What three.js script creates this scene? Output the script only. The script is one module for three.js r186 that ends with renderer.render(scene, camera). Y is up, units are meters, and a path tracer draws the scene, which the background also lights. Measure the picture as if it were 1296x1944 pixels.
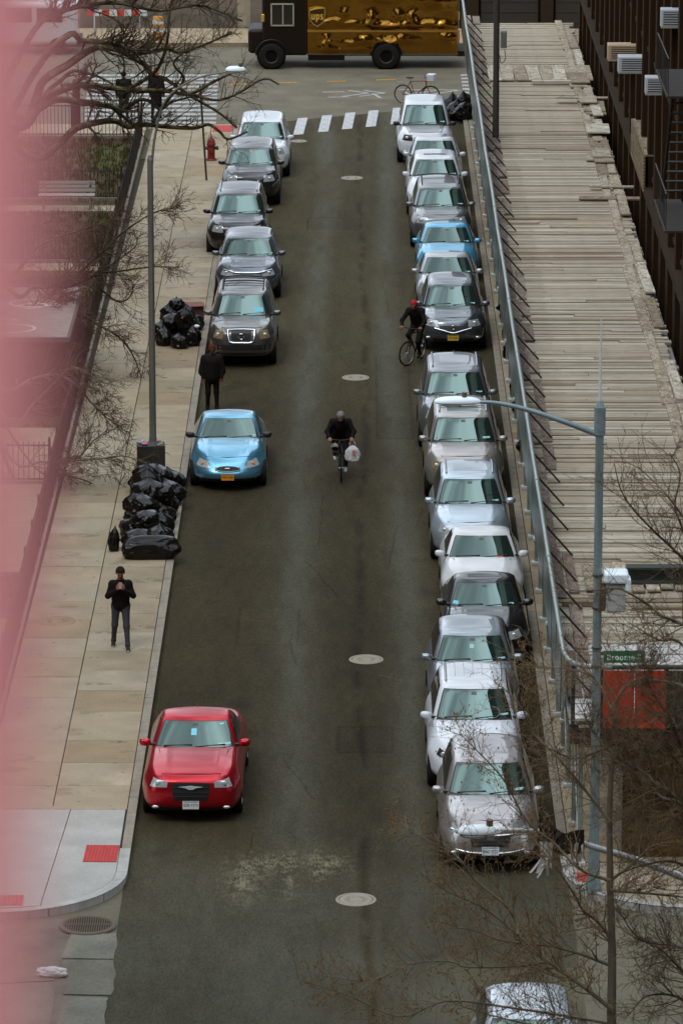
import * as THREE from 'three';
import { mergeGeometries, mergeVertices } from 'three/addons/utils/BufferGeometryUtils.js';
import { RoundedBoxGeometry } from 'three/addons/geometries/RoundedBoxGeometry.js';

// ------------------------------------------------------------------ camera, sky, sun, exposure
const scene = new THREE.Scene();
const EYE = 27.6, PITCH = Math.atan2(2252, 9000), YAW = Math.atan2(32 * Math.cos(PITCH), 9000);
const camera = new THREE.PerspectiveCamera(2 * Math.atan(972 / 9000) * 180 / Math.PI, 682 / 1024, 0.1, 900);
camera.rotation.order = 'YXZ';
camera.rotation.set(-PITCH, YAW, 0);
camera.position.set(0, EYE, 0);
camera.focus = 112;
camera.userData.fStop = 6.2;
scene.add(camera);
const renderer = new THREE.WebGLRenderer({ antialias: true });
renderer.toneMapping = THREE.LinearToneMapping;
renderer.toneMappingExposure = 1.22;
renderer.shadowMap.enabled = true;

// seeded random numbers and value noise
function mulberry(a) { return () => { a |= 0; a = a + 0x6D2B79F5 | 0; let t = Math.imul(a ^ a >>> 15, 1 | a); t = t + Math.imul(t ^ t >>> 7, 61 | t) ^ t; return ((t ^ t >>> 14) >>> 0) / 4294967296; }; }
const R = mulberry(7);
const rr = (a, b) => a + (b - a) * R();
const lerp = (a, b, t) => a + (b - a) * t;
const clamp = (x, a = 0, b = 1) => Math.min(b, Math.max(a, x));
const sm = (x) => { x = clamp(x); return x * x * (3 - 2 * x); };
function h3(x, y, z) { let n = Math.imul(x, 374761393) + Math.imul(y, 668265263) + Math.imul(z, 2147483647 - 8191 * 37) | 0; n = Math.imul(n ^ n >>> 13, 1274126177); return ((n ^ n >>> 16) >>> 0) / 4294967296; }
function vn(x, y, z = 0) {
  const X = Math.floor(x), Y = Math.floor(y), Z = Math.floor(z), a = sm(x - X), b = sm(y - Y), c = sm(z - Z);
  const l = (k) => lerp(lerp(h3(X, Y, k), h3(X + 1, Y, k), a), lerp(h3(X, Y + 1, k), h3(X + 1, Y + 1, k), a), b);
  return lerp(l(Z), l(Z + 1), c);
}
function fbm(x, y, z = 0, o = 4) { let s = 0, a = 0.5, t = 0; for (let i = 0; i < o; i++) { s += a * vn(x, y, z); t += a; a *= 0.5; x = x * 2.03 + 17.1; y = y * 2.03 + 5.3; z = z * 2.03 + 9.7; } return s / t; }

{ // pale overcast sky, brighter towards the zenith, with soft cloud
  const w = 512, h = 256, d = new Float32Array(w * h * 4);
  for (let j = 0; j < h; j++) for (let i = 0; i < w; i++) {
    const el = ((j + 0.5) / h - 0.5) * Math.PI, az = (i + 0.5) / w * 2 * Math.PI;
    const y = Math.sin(el), x = Math.cos(el) * Math.cos(az), z = Math.cos(el) * Math.sin(az);
    const c = fbm(x * 6.5 / (0.5 + Math.abs(y)), z * 6.5 / (0.5 + Math.abs(y)), 3.1, 5);
    let L = 1.42 * (0.55 + 0.45 * Math.max(0, y)) * (0.42 + 1.16 * sm((c - 0.22) / 0.56));
    if (y < 0) L = 0.3;
    const k = (j * w + i) * 4;
    d[k] = L * 0.9; d[k + 1] = L * 1.0; d[k + 2] = L * 1.13; d[k + 3] = 1;
  }
  const t = new THREE.DataTexture(d, w, h, THREE.RGBAFormat, THREE.FloatType);
  t.mapping = THREE.EquirectangularReflectionMapping; t.magFilter = THREE.LinearFilter; t.minFilter = THREE.LinearFilter; t.needsUpdate = true;
  scene.background = t; scene.environment = t;
}
const sun = new THREE.DirectionalLight(new THREE.Color(1, 0.95, 0.86), 0.6);
sun.position.set(-40, 110, -60); sun.target.position.set(0, 0, -120);
sun.castShadow = true; sun.shadow.radius = 28; sun.shadow.mapSize.set(2048, 2048);
Object.assign(sun.shadow.camera, { left: -60, right: 60, top: 80, bottom: -80, near: 1, far: 320 });
scene.add(sun, sun.target);

// ------------------------------------------------------------------ helpers
const V = (x, y, z) => new THREE.Vector3(x, y, z);
const taken = {};
function numbered(n) { const k = taken[n] = (taken[n] ?? -1) + 1; return k ? `${n}_${String(k).padStart(3, '0')}` : n; }
function tag(o, label, category, group, kind) { if (label) o.userData.label = label; if (category) o.userData.category = category; if (group) o.userData.group = group; if (kind) o.userData.kind = kind; return o; }
function thing(name, label, category, [x, y, z] = [0, 0, 0], turn = 0, group) { const o = new THREE.Group(); o.name = numbered(name); o.position.set(x, y, z); o.rotation.y = turn; scene.add(o); return tag(o, label, category, group); }
function part(parent, name, geo, mat) { const m = new THREE.Mesh(geo, mat); m.name = name; m.castShadow = m.receiveShadow = true; parent.add(m); return m; }
function solo(name, geo, mat, label, category, group) { return tag(part(scene, numbered(name), geo, mat), label, category, group); }
function struct(name, geo, mat) { return tag(part(scene, numbered(name), geo, mat), null, null, null, 'structure'); }
function copy(o, [x, y, z], turn, label, group) { const c = o.clone(); c.name = numbered(o.name.replace(/_\d{3}$/, '')); c.userData = { ...o.userData }; c.position.set(x, y, z); c.rotation.y = turn; if (label) c.userData.label = label; if (group) c.userData.group = group; scene.add(c); return c; }
function join(list) { return mergeGeometries(list.map((g) => { const q = g.index ? g.toNonIndexed() : g; for (const k of Object.keys(q.attributes)) if (!['position', 'normal', 'uv', 'color'].includes(k)) q.deleteAttribute(k); if (!q.attributes.uv) q.setAttribute('uv', new THREE.BufferAttribute(new Float32Array(q.attributes.position.count * 2), 2)); return q; })); }
const box = (w, h, d, x = 0, y = 0, z = 0, rx = 0, ry = 0, rz = 0) => { const g = new THREE.BoxGeometry(w, h, d); if (rx || ry || rz) g.applyMatrix4(new THREE.Matrix4().makeRotationFromEuler(new THREE.Euler(rx, ry, rz))); return g.translate(x, y, z); };
const rbox = (w, h, d, r, x = 0, y = 0, z = 0, seg = 2) => new RoundedBoxGeometry(w, h, d, seg, r).translate(x, y, z);
const cyl = (r0, r1, h, n, x = 0, y = 0, z = 0) => new THREE.CylinderGeometry(r0, r1, h, n).translate(x, y, z);
// tapered tube through points, radii given per point
function tube(pts, radii, sides = 6, cap = true) {
  const P = [], N = [], I = [], U = [];
  const n = pts.length, rad = (i) => Array.isArray(radii) ? radii[i] : radii;
  let side = null;
  for (let i = 0; i < n; i++) {
    const t = pts[Math.min(i + 1, n - 1)].clone().sub(pts[Math.max(i - 1, 0)]).normalize();
    if (!side) { side = Math.abs(t.y) < 0.9 ? V(0, 1, 0).cross(t) : V(1, 0, 0).cross(t); } else side.addScaledVector(t, -side.dot(t));
    side.normalize();
    const up = t.clone().cross(side), r = rad(i);
    for (let k = 0; k <= sides; k++) { const a = k / sides * 2 * Math.PI, d = side.clone().multiplyScalar(Math.cos(a)).addScaledVector(up, Math.sin(a)); P.push(pts[i].x + d.x * r, pts[i].y + d.y * r, pts[i].z + d.z * r); N.push(d.x, d.y, d.z); U.push(k / sides, i / (n - 1)); }
  }
  for (let i = 0; i < n - 1; i++) for (let k = 0; k < sides; k++) { const a = i * (sides + 1) + k, b = a + sides + 1; I.push(a, a + 1, b, a + 1, b + 1, b); }
  if (cap) for (const e of [0, n - 1]) { const c = P.length / 3, t = pts[e === 0 ? 0 : n - 1].clone().sub(pts[e === 0 ? 1 : n - 2]).normalize(); P.push(pts[e].x, pts[e].y, pts[e].z); N.push(t.x, t.y, t.z); U.push(0, 0); for (let k = 0; k < sides; k++) { const a = e * (sides + 1) + k; if (e) I.push(a, a + 1, c); else I.push(a + 1, a, c); } }
  const g = new THREE.BufferGeometry();
  g.setAttribute('position', new THREE.Float32BufferAttribute(P, 3)); g.setAttribute('normal', new THREE.Float32BufferAttribute(N, 3)); g.setAttribute('uv', new THREE.Float32BufferAttribute(U, 2)); g.setIndex(I);
  return g;
}
const smooth = (pts, n) => new THREE.CatmullRomCurve3(pts, false, 'catmullrom', 0.5).getPoints(n);
// sheet of ground cut to an outline of [x, distance] corners, uv in metres
function sheet(outline, y, holes) {
  const s = new THREE.Shape(outline.map(([x, d]) => new THREE.Vector2(x, d)));
  const g = new THREE.ShapeGeometry(s); const p = g.attributes.position, u = g.attributes.uv;
  for (let i = 0; i < p.count; i++) { const x = p.getX(i), d = p.getY(i); u.setXY(i, x, d); p.setXYZ(i, x, y, -d); }
  g.computeVertexNormals();
  if (g.attributes.normal.getY(0) < 0) { const ix = g.index.array; for (let i = 0; i < ix.length; i += 3) { const t = ix[i]; ix[i] = ix[i + 1]; ix[i + 1] = t; } g.computeVertexNormals(); }
  return g;
}
function slab(outline, y0, y1, bevel = 0.008) { // extruded outline of [x, distance]
  const s = new THREE.Shape(outline.map(([x, d]) => new THREE.Vector2(x, d)));
  const g = new THREE.ExtrudeGeometry(s, { depth: y1 - y0 - bevel, bevelEnabled: bevel > 0, bevelThickness: bevel, bevelSize: -bevel, bevelOffset: 0, bevelSegments: 1, curveSegments: 12 });
  g.rotateX(-Math.PI / 2).translate(0, y0, 0); return g;
}
const MAPS = {};
function tex(w, h, fn, srgb = true) { // fn(u, v, i, j) -> [r,g,b] in 0..1
  const d = new Uint8Array(w * h * 4);
  for (let j = 0; j < h; j++) for (let i = 0; i < w; i++) { const c = fn(i / w, j / h, i, j), k = (j * w + i) * 4; d[k] = clamp(c[0]) * 255; d[k + 1] = clamp(c[1]) * 255; d[k + 2] = clamp(c[2]) * 255; d[k + 3] = 255; }
  const t = new THREE.DataTexture(d, w, h); t.magFilter = THREE.LinearFilter; t.minFilter = THREE.LinearMipmapLinearFilter; t.generateMipmaps = true; t.wrapS = t.wrapT = THREE.RepeatWrapping; if (srgb) t.colorSpace = THREE.SRGBColorSpace; t.needsUpdate = true; return t;
}
function canvasTex(w, h, draw) { const c = document.createElement('canvas'); c.width = w; c.height = h; draw(c.getContext('2d'), w, h); const t = new THREE.CanvasTexture(c); t.colorSpace = THREE.SRGBColorSpace; t.magFilter = THREE.LinearFilter; return t; }
const lin = (r, g, b) => new THREE.Color().setRGB(r, g, b);
const M = (r, g, b, rough = 0.8, o = {}) => new THREE.MeshPhysicalMaterial({ color: lin(r, g, b), roughness: rough, specularIntensity: rough > 0.75 ? 0.3 : 1, ...o });
// a point seen at photograph position (u, v), D metres down the street: used to survey where things stand
const cp = Math.cos(PITCH), sp = Math.sin(PITCH), cy = Math.cos(YAW), sy = Math.sin(YAW);
function spot(u, v, D) {
  const a = (u - 648) / 9000, b = -(v - 972) / 9000;
  const dx = a, dy = -sp + b * cp, dz = -cp - b * sp;
  const x = dx * cy + dz * sy, z = -dx * sy + dz * cy, t = D / -z;
  return V(x * t, EYE + dy * t, -D);
}
// noise tiles
const grit = tex(256, 256, (u, v, i, j) => { const n = h3(i, j, 1) * 0.5 + vn(i / 3, j / 3, 2) * 0.5; return [n, n, n]; }, false);
const speck = (base, amp, seed, tint = [1, 1, 1]) => tex(256, 256, (u, v, i, j) => { // tiling by blending
  const f = (x, y) => fbm(x * 9, y * 9, seed, 4); const q = lerp(lerp(f(u, v), f(u - 1, v), u), lerp(f(u, v - 1), f(u - 1, v - 1), u), v);
  const n = base + amp * (q - 0.5) * 2.2 + (h3(i, j, seed) - 0.5) * amp * 0.8; return [n * tint[0], n * tint[1], n * tint[2]];
});
const stained = (seed) => { const r = mulberry(seed), gum = [...Array(26)].map(() => [r(), r(), 0.004 + 0.008 * r(), 0.1 + 0.2 * r()]), run = [...Array(5)].map(() => [r(), r(), 0.03 + 0.09 * r(), 0.02 + 0.06 * r(), 0.05 + 0.1 * r()]); return tex(256, 256, (u, v, i, j) => { const f = (x, y) => fbm(x * 7, y * 7, seed, 5); let n = 0.84 + 0.3 * (lerp(lerp(f(u, v), f(u - 1, v), u), lerp(f(u, v - 1), f(u - 1, v - 1), u), v) - 0.5) + 0.09 * (h3(i, j, seed) - 0.5); for (const [a, b, q, k] of gum) if (Math.hypot(u - a, v - b) < q) n -= k; for (const [a, b, p, q, k] of run) { const e = ((u - a) / p) ** 2 + ((v - b) / q) ** 2; if (e < 1) n -= k * sm((fbm(u * 30, v * 30, seed + 4, 3) - 0.35) * 4); } return [n, n * 0.99, n * 0.97]; }); };
const mottled = speck(0.86, 0.16, 11);
const bumpy = (t, x, y) => { const c = t.clone(); c.repeat.set(x, y); c.needsUpdate = true; return c; };
// ------------------------------------------------------------------ the setting: streets, pavements, yard
struct('ground', sheet([[-300, -200], [300, -200], [300, 600], [-300, 600]], -0.05), M(0.09, 0.078, 0.058, 0.95));
{ // main street: one sheet with its own worn-asphalt colour map (X -4.3..3.9, D 55..173)
  const x0 = -4.3, x1 = 3.9, d0 = 55, d1 = 173;
  const scuffs = []; for (let k = 0; k < 210; k++) { const t = R(); scuffs.push([-2.6 + t * 2.5 + rr(-0.35, 0.35), 82.3 + (R() + R() + R() - 1.5) * 2.2, rr(0.05, 0.6), rr(0.02, 0.1), rr(-0.7, 0.7)]); }
  const streaks = []; for (let k = 0; k < 160; k++) streaks.push([rr(-3.8, 3.4), rr(76, 165), rr(0.1, 0.8), rr(0.015, 0.04), rr(-1.2, 1.2), rr(0.03, 0.1)]);
  const cuts = [[-2.6, -1.3, 98.5, 101.5, 0.012], [0.5, 1.4, 118, 128, -0.014], [-3.9, -2.4, 138, 142, 0.014], [-1.6, 0.1, 147, 149, -0.014], [-0.4, 0.7, 90.5, 92.3, -0.012]], cracks = [...Array(22)].map(() => [rr(-3.6, 3), rr(76, 160), rr(-0.25, 0.25), rr(1, 5), rr(0, 50)]), oil = [...Array(70)].map(() => [R() < 0.5 ? rr(-3.8, -2.2) : rr(1.2, 3.2), rr(78, 165), rr(0.08, 0.4)]);
  const seam = (d) => 0.12 + 0.1 * Math.sin(d * 0.11) + 0.05 * Math.sin(d * 0.43 + 1);
  const map = tex(512, 2048, (u, v, i, j) => {
    const x = lerp(x0, x1, u), d = lerp(d0, d1, v);
    const batch = sm((d - 112 + 20 * (fbm(x * 0.45, d * 0.09, 61, 4) - 0.5)) / 22); // two paving batches
    let n = lerp(0.23, 0.256, batch) + 0.03 * (fbm(x * 0.35, d * 0.12, 1, 4) - 0.5) * 2 + 0.04 * (fbm(x * 1.5, d * 0.5, 5, 5) - 0.5) + 0.075 * (h3(i, j, 3) - 0.5) + 0.04 * (fbm(x * 6, d * 1.1, 6, 3) - 0.5);
    let track = Math.max(Math.exp(-(((x + 1.25 + 0.2 * Math.sin(d * 0.07)) / 0.6) ** 2)), Math.exp(-(((x - 0.95 + 0.15 * Math.sin(d * 0.09 + 2)) / 0.45) ** 2))) * clamp(0.15 + 1.6 * fbm(x * 1.6, d * 0.16, 77, 4) * (0.6 + 0.8 * fbm(x * 5, d * 0.9, 79, 3))); // traffic-polished, dusty wheel tracks
    track = Math.max(track, sm((86.5 - d + 3 * (fbm(x * 0.8, d * 0.5, 81, 4) - 0.5)) / 5) * 0.95 * clamp(0.3 + 1.1 * fbm(x * 0.7, d * 0.5, 83, 4)), 0.55 * batch * fbm(x * 0.9, d * 0.3, 85, 3));
    n += 0.07 * track;
    const sx = Math.abs(x - seam(d)); if (sx < 0.16) { const q = sm((fbm(x * 3, d * 0.9, 8, 4) - 0.34) * 4) * (1 - sx / 0.16); n -= 0.06 * q; track *= 1 - q; } // tarred paving seam
    for (const [ax, bx, ad, bd, k] of cuts) { if (x > ax && x < bx && d > ad && d < bd) n += k; const e = Math.min(Math.abs(x - ax) + (d < ad || d > bd ? 9 : 0), Math.abs(x - bx) + (d < ad || d > bd ? 9 : 0), Math.abs(d - ad) * 0.7 + (x < ax || x > bx ? 9 : 0), Math.abs(d - bd) * 0.7 + (x < ax || x > bx ? 9 : 0)); if (e < 0.035) n -= 0.03; }
    for (const [cx, cd2, sl, len, ph] of cracks) { const q = d - cd2; if (q > 0 && q < len && Math.abs(x - (cx + sl * q + 0.14 * (fbm(d * 1.3, ph, 2, 4) - 0.5))) < 0.017) n -= 0.05; }
    for (const [ox, od, r] of oil) { const q = Math.hypot(x - ox, (d - od) * 0.8) / r; if (q < 1) n -= 0.045 * (1 - q) * (0.4 + fbm(x * 9, d * 9, 12, 3)); }
    const ab = fbm(x * 0.8, d * 0.3, 21, 3); let warm = lerp(0.85, 0.945, track) + 0.03 * (ab - 0.5), blue = lerp(0.60, 0.81, track) + 0.04 * (ab - 0.5);
    // older, paler paving where the near side street crosses
    const old = sm((79.6 - d + 1.5 * (fbm(x * 0.9, d * 0.9, 31, 3) - 0.5)) / 2.5) * sm((x - 0.4 + (fbm(x, d, 33, 3) - 0.5) * 1.6) / 1.6);
    n = lerp(n, 0.37 + 0.1 * (fbm(x * 2, d * 2, 35, 4) - 0.5), old * 0.75);
    let dust = 0;
    if (d > 78 && d < 87) { let q = 0; for (const [cx, cd2, wx, wd] of [[-2.05, 82.5, 0.38, 1.3], [-1.25, 82.7, 0.14, 1.6], [-0.75, 83.1, 0.14, 1.2], [-0.35, 83.4, 0.3, 0.7], [-1.5, 83.5, 0.7, 0.5]]) q += Math.exp(-(((x - cx + 0.2 * (fbm(x * 2, d, 43, 3) - 0.5)) / wx) ** 2) - (((d - cd2) / wd) ** 2)); dust = clamp(q) * sm((vn(x * 9, d * 9, 41) * 0.5 + h3(i, j, 47) * 0.5 - 0.42) * 3.4); }
    for (const [sx2, sd, l, w2, a, s] of streaks) if (Math.abs(d - sd) < 1) { const ax = (x - sx2) * Math.cos(a) + (d - sd) * Math.sin(a), ad = -(x - sx2) * Math.sin(a) + (d - sd) * Math.cos(a); const q = (ax / l) ** 2 + (ad / w2) ** 2; if (q < 1) n += s * (1 - q) * fbm(x * 12, d * 12, 44, 2); }
    n += 0.2 * dust; warm = lerp(warm, 0.91, dust); blue = lerp(blue, 0.75, dust);
    return [n, n * warm * 1.03, n * blue];
  });
  const m = new THREE.MeshPhysicalMaterial({ map, roughness: 0.95, specularIntensity: 0.25, bumpMap: grit, bumpScale: 0.003 });
  const g = sheet([[-4.25, 55], [3.85, 55], [3.85, 171.6], [-4.25, 166.9]], 0);
  const u = g.attributes.uv; for (let i = 0; i < u.count; i++) u.setXY(i, (u.getX(i) - x0) / (x1 - x0), (u.getY(i) - d0) / (d1 - d0));
  m.bumpMap = bumpy(grit, 32, 460);
  const street = struct('main_street', g, m);
  // zebra bars of the far crossing, each its own painted sheet
  const white = new THREE.MeshStandardMaterial({ color: lin(0.62, 0.63, 0.62), roughness: 0.7, map: mottled });
  for (const [xb, db] of [[-2.09, 164.9], [-1.22, 165.5], [-0.38, 166.1], [0.46, 166.6], [1.34, 167.2]]) part(street, 'crosswalk_stripe', sheet([[xb - 0.18, db], [xb + 0.18, db + 0.15], [xb + 0.3, db + 3.75], [xb - 0.06, db + 3.6]], 0.006), white);
}
const roadOld = new THREE.MeshPhysicalMaterial({ specularIntensity: 0.25, map: bumpy(speck(0.42, 0.07, 15, [1, 0.94, 0.8]), 0.15, 0.15), roughness: 0.9, bumpMap: bumpy(grit, 4, 4), bumpScale: 0.003 });
struct('side_street', sheet([[-120, 55], [120, 55], [120, 86], [-120, 86]], -0.02), roadOld);
const avenue = struct('avenue', sheet([[-120, 160], [120, 160], [120, 187], [-120, 187]], -0.02), roadOld);
{ // painted marks on the avenue
  const white = M(0.5, 0.5, 0.48, 0.8, { map: mottled }), yellow = M(0.62, 0.3, 0.03, 0.8, { map: mottled });
  for (let k = 0; k < 13; k++) { const d = 167.4 + k * 0.92; part(avenue, 'crosswalk_stripe', sheet([[-9.75 - k * 0.04, d], [-5.05 - k * 0.02, d], [-5.05 - k * 0.02, d + 0.46], [-9.75 - k * 0.04, d + 0.46]], -0.012), white); }
  for (let k = 0; k < 8; k++) { const d = 172.6 + k * 0.85; part(avenue, 'crosswalk_stripe', sheet([[3.9, d], [7.6, d + 0.1], [7.6, d + 0.52], [3.9, d + 0.42]], -0.012), white); }
  for (let k = -3; k < 5; k++) { const x = -2.65 + k * 1.85, d = 176.8 + k * 0.36; if (k < 3 || k > 3) part(avenue, 'lane_dash', sheet([[x - 0.36, d - 0.1], [x + 0.36, d], [x + 0.36, d + 0.2], [x - 0.36, d + 0.1]], -0.012), yellow); }
  const bar = (pts, w) => { for (let i = 0; i + 1 < pts.length; i++) { const [a, b] = pts[i], [c, e] = pts[i + 1], l = Math.hypot(c - a, e - b), nx = -(e - b) / l * w / 2, nd = (c - a) / l * w / 2; part(avenue, 'lane_mark', sheet([[a - nx, b - nd], [c - nx, e - nd], [c + nx, e + nd], [a + nx, b + nd]], -0.012), white); } };
  bar([[-1.3, 174.6], [-0.5, 174.7]], 0.13); bar([[-1.1, 173.4], [-0.3, 173.5]], 0.13);
  for (const x of [-0.35, 0.25]) bar([[x, 175], [x + 0.75, 174.4], [x - 0.2, 173.6]], 0.14);
  bar([[0.55, 174.3], [0.85, 173.2]], 0.12);
  for (const x of [2.0, 2.8]) bar([[x - 0.5, 175.2], [x + 1.0, 175.1], [x, 174.2]], 0.14);
  bar([[1.75, 174.6], [2.1, 173.4]], 0.12);
}
// kerbs and pavements
const KERB = 0.14;
const kerbMat = new THREE.MeshStandardMaterial({ color: lin(0.38, 0.325, 0.245), roughness: 0.9, map: bumpy(mottled, 1, 1), bumpMap: bumpy(grit, 3, 3), bumpScale: 0.004 });
const kerbNew = kerbMat.clone(); kerbNew.color = lin(0.55, 0.54, 0.49);
const flagMats = [[0.49, 0.40, 0.27], [0.46, 0.37, 0.245], [0.51, 0.425, 0.295], [0.43, 0.33, 0.20], [0.48, 0.41, 0.295], [0.52, 0.425, 0.285]].map((c, i) => new THREE.MeshStandardMaterial({ color: lin(c[0], c[1], c[2]), roughness: 0.9, map: bumpy(stained(50 + i), 0.5, 0.5), bumpMap: bumpy(grit, 3, 3), bumpScale: 0.003 }));
const padMat = new THREE.MeshStandardMaterial({ color: lin(0.52, 0.5, 0.45), roughness: 0.9, map: bumpy(speck(0.88, 0.1, 61), 0.4, 0.4), bumpMap: bumpy(grit, 3, 3), bumpScale: 0.002 });
const tactileMat = M(0.62, 0.045, 0.035, 0.7, { map: mottled });
const soil = M(0.05, 0.042, 0.03, 1);
function slabUV(g) { const p = g.attributes.position, u = g.attributes.uv; for (let i = 0; i < p.count; i++) u.setXY(i, p.getX(i) * 0.5, p.getZ(i) * 0.5); return g; }
function sidewalk(name, side, xk, xi, dEnd, far, rows) {
  const s = side; // kerb face at xk, inner edge at xi; corner arc of radius 2.3 round (xk + 2.3 outwards, dEnd + 2.3)
  const cx = xk + s * 2.3, cd = dEnd + 2.3;
  const arc = (r, n = 14) => [...Array(n + 1)].map((_, i) => { const a = i / n * Math.PI / 2; return [cx - s * Math.cos(a) * r, cd - Math.sin(a) * r]; });
  const bed = struct(name, slabUV(slab([[xk + s * 0.1, far], ...arc(2.2), [xi + s * 30, dEnd + 0.1], [xi + s * 30, cd + 1], [xi, cd + 1], [xi, far]], -0.04, KERB - 0.035, 0)), soil);
  // straight kerb stones, then the rounded corner in new concrete
  for (let d = cd + 1.4, k = 0; d < far - 0.2; k++) { const l = Math.min(2.9 + 0.6 * h3(k, s + 5, 3), far - d); part(bed, 'kerb_stone', slabUV(slab([[xk, d], [xk + s * 0.17, d], [xk + s * 0.17, d + l - 0.012], [xk, d + l - 0.012]], -0.03, KERB + 0.004 * h3(k, 2, 9), 0.014)), kerbMat); d += l; }
  const o = arc(2.3), inn = arc(2.1); const q = o.length;
  for (const [a, b] of [[0, 5], [5, 10], [10, q - 1]]) part(bed, 'kerb_stone', slabUV(slab([...o.slice(a, b + 1), ...inn.slice(a, b + 1).reverse()], -0.03, KERB, 0.014)), kerbNew);
  part(bed, 'kerb_stone', slabUV(slab([[xk, cd + 0.005], [xk + s * 0.2, cd + 0.005], [xk + s * 0.2, cd + 1.38], [xk, cd + 1.38]], -0.03, KERB, 0.014)), kerbNew);
  for (let k = 0; k < 6; k++) { const x = cx + s * (k * 3 + 0.01); part(bed, 'kerb_stone', slabUV(slab([[x, dEnd], [x + s * 2.98, dEnd], [x + s * 2.98, dEnd + 0.2], [x, dEnd + 0.2]], -0.03, KERB, 0.014)), kerbNew); }
  return { bed, arc, cx, cd };
}
const leftWalk = sidewalk('sidewalk', -1, -4.2, -7.2, 80.3, 166.4);
{ // concrete flags of the left pavement, one mesh each, joints left open
  let k = 0;
  for (const [xa, xb, off] of [[-4.385, -5.8, 0], [-5.815, -7.2, 0.5]]) for (let d = leftWalk.cd + 3.75; d < 166.2;) {
    const l = Math.min(1.52 + (h3(k, 3, off * 2) < 0.12 ? 0.5 : 0), 166.3 - d), e = 0.007;
    const m = flagMats[Math.floor(h3(Math.floor(k / 1), 7, 1 + off * 4) * 5.99)];
    const g = box(Math.abs(xb - xa) - e, 0.09, l - 2 * e, (xa + xb) / 2, KERB - 0.047 + 0.006 * h3(k, 1, 4), -(d + l / 2), 0.0025 * (h3(k, 5, 2) - 0.5), 0, 0.003 * (h3(k, 6, 2) - 0.5));
    part(leftWalk.bed, 'paving_flag', slabUV(g), m); d += l; k++;
  }
  // new pale corner pad in two pours
  const a = leftWalk.arc(2.09);
  part(leftWalk.bed, 'corner_pad', slabUV(slab([[-4.412, 86.58], ...a.filter((p) => p[0] > -5.75), [-5.66, 80.7], [-5.44, 86.58]], 0.09, KERB - 0.004, 0.006)), padMat);
  part(leftWalk.bed, 'corner_pad', slabUV(slab([[-5.455, 86.58], [-5.675, 80.69], [-6.5, 80.515], [-24, 80.515], [-24, 86.58]], 0.09, KERB - 0.004, 0.006)), padMat);
  const dome = (x, d, w, l, turn) => { const t = part(leftWalk.bed, 'tactile_pad', box(w, 0.012, l).applyMatrix4(new THREE.Matrix4().makeRotationY(turn)).translate(x, KERB + 0.004, -d), tactileMat); const ds = []; for (let i = 0; i < 10; i++) for (let j = 0; j < 14; j++) ds.push(cyl(0.012, 0.018, 0.008, 6, (i - 4.5) * w / 10.2, 0.0075, (j - 6.5) * l / 14.4)); tag(part(t, 'domes', join(ds).applyMatrix4(new THREE.Matrix4().makeRotationY(turn)).translate(x, KERB + 0.004 + 0.002, -d), tactileMat), null, null, null, 'stuff'); };
  dome(-4.73, 83.65, 0.62, 0.98, -0.02); dome(-6.35, 80.95, 0.72, 0.55, 0.03); dome(-4.75, 165.4, 0.7, 1.4, 0);
}
const rightWalk = sidewalk('sidewalk', 1, 3.75, 8.0, 80.6, 171.3);
{
  let k = 0;
  for (const [xa, xb] of [[3.935, 5.3], [5.315, 6.7], [6.715, 7.95]]) for (let d = rightWalk.cd + 0.3; d < 171;) { const l = 1.52; part(rightWalk.bed, 'paving_flag', slabUV(box(xb - xa - 0.012, 0.09, l - 0.014, (xa + xb) / 2, KERB - 0.047 + 0.006 * h3(k, 1, 8), -(d + l / 2))), flagMats[Math.floor(h3(k, 9, 2) * 5.99)]); d += l; k++; }
  part(rightWalk.bed, 'corner_pad', slabUV(slab([[3.96, 83.15], ...rightWalk.arc(2.09), [30, 80.82], [30, 83.15]], 0.09, KERB - 0.004, 0.006)), flagMats[4]);
  part(rightWalk.bed, 'tactile_pad', box(0.4, 0.012, 0.5, 4.2, KERB + 0.003, -82.3), tactileMat);
  part(rightWalk.bed, 'tactile_pad', box(0.6, 0.012, 0.6, 4.25, KERB + 0.003, -170.3), tactileMat);
}
// far side of the avenue
struct('far_pavement', slabUV(slab([[-60, 186], [60, 186], [60, 190], [-60, 190]], -0.03, KERB, 0.01)), flagMats[3]);
struct('park_ground', sheet([[-100, 190.01], [100, 190.01], [100, 330], [-100, 330]], 0.1), M(0.1, 0.07, 0.04, 1, { map: bumpy(mottled, 0.2, 0.2) }));

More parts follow.
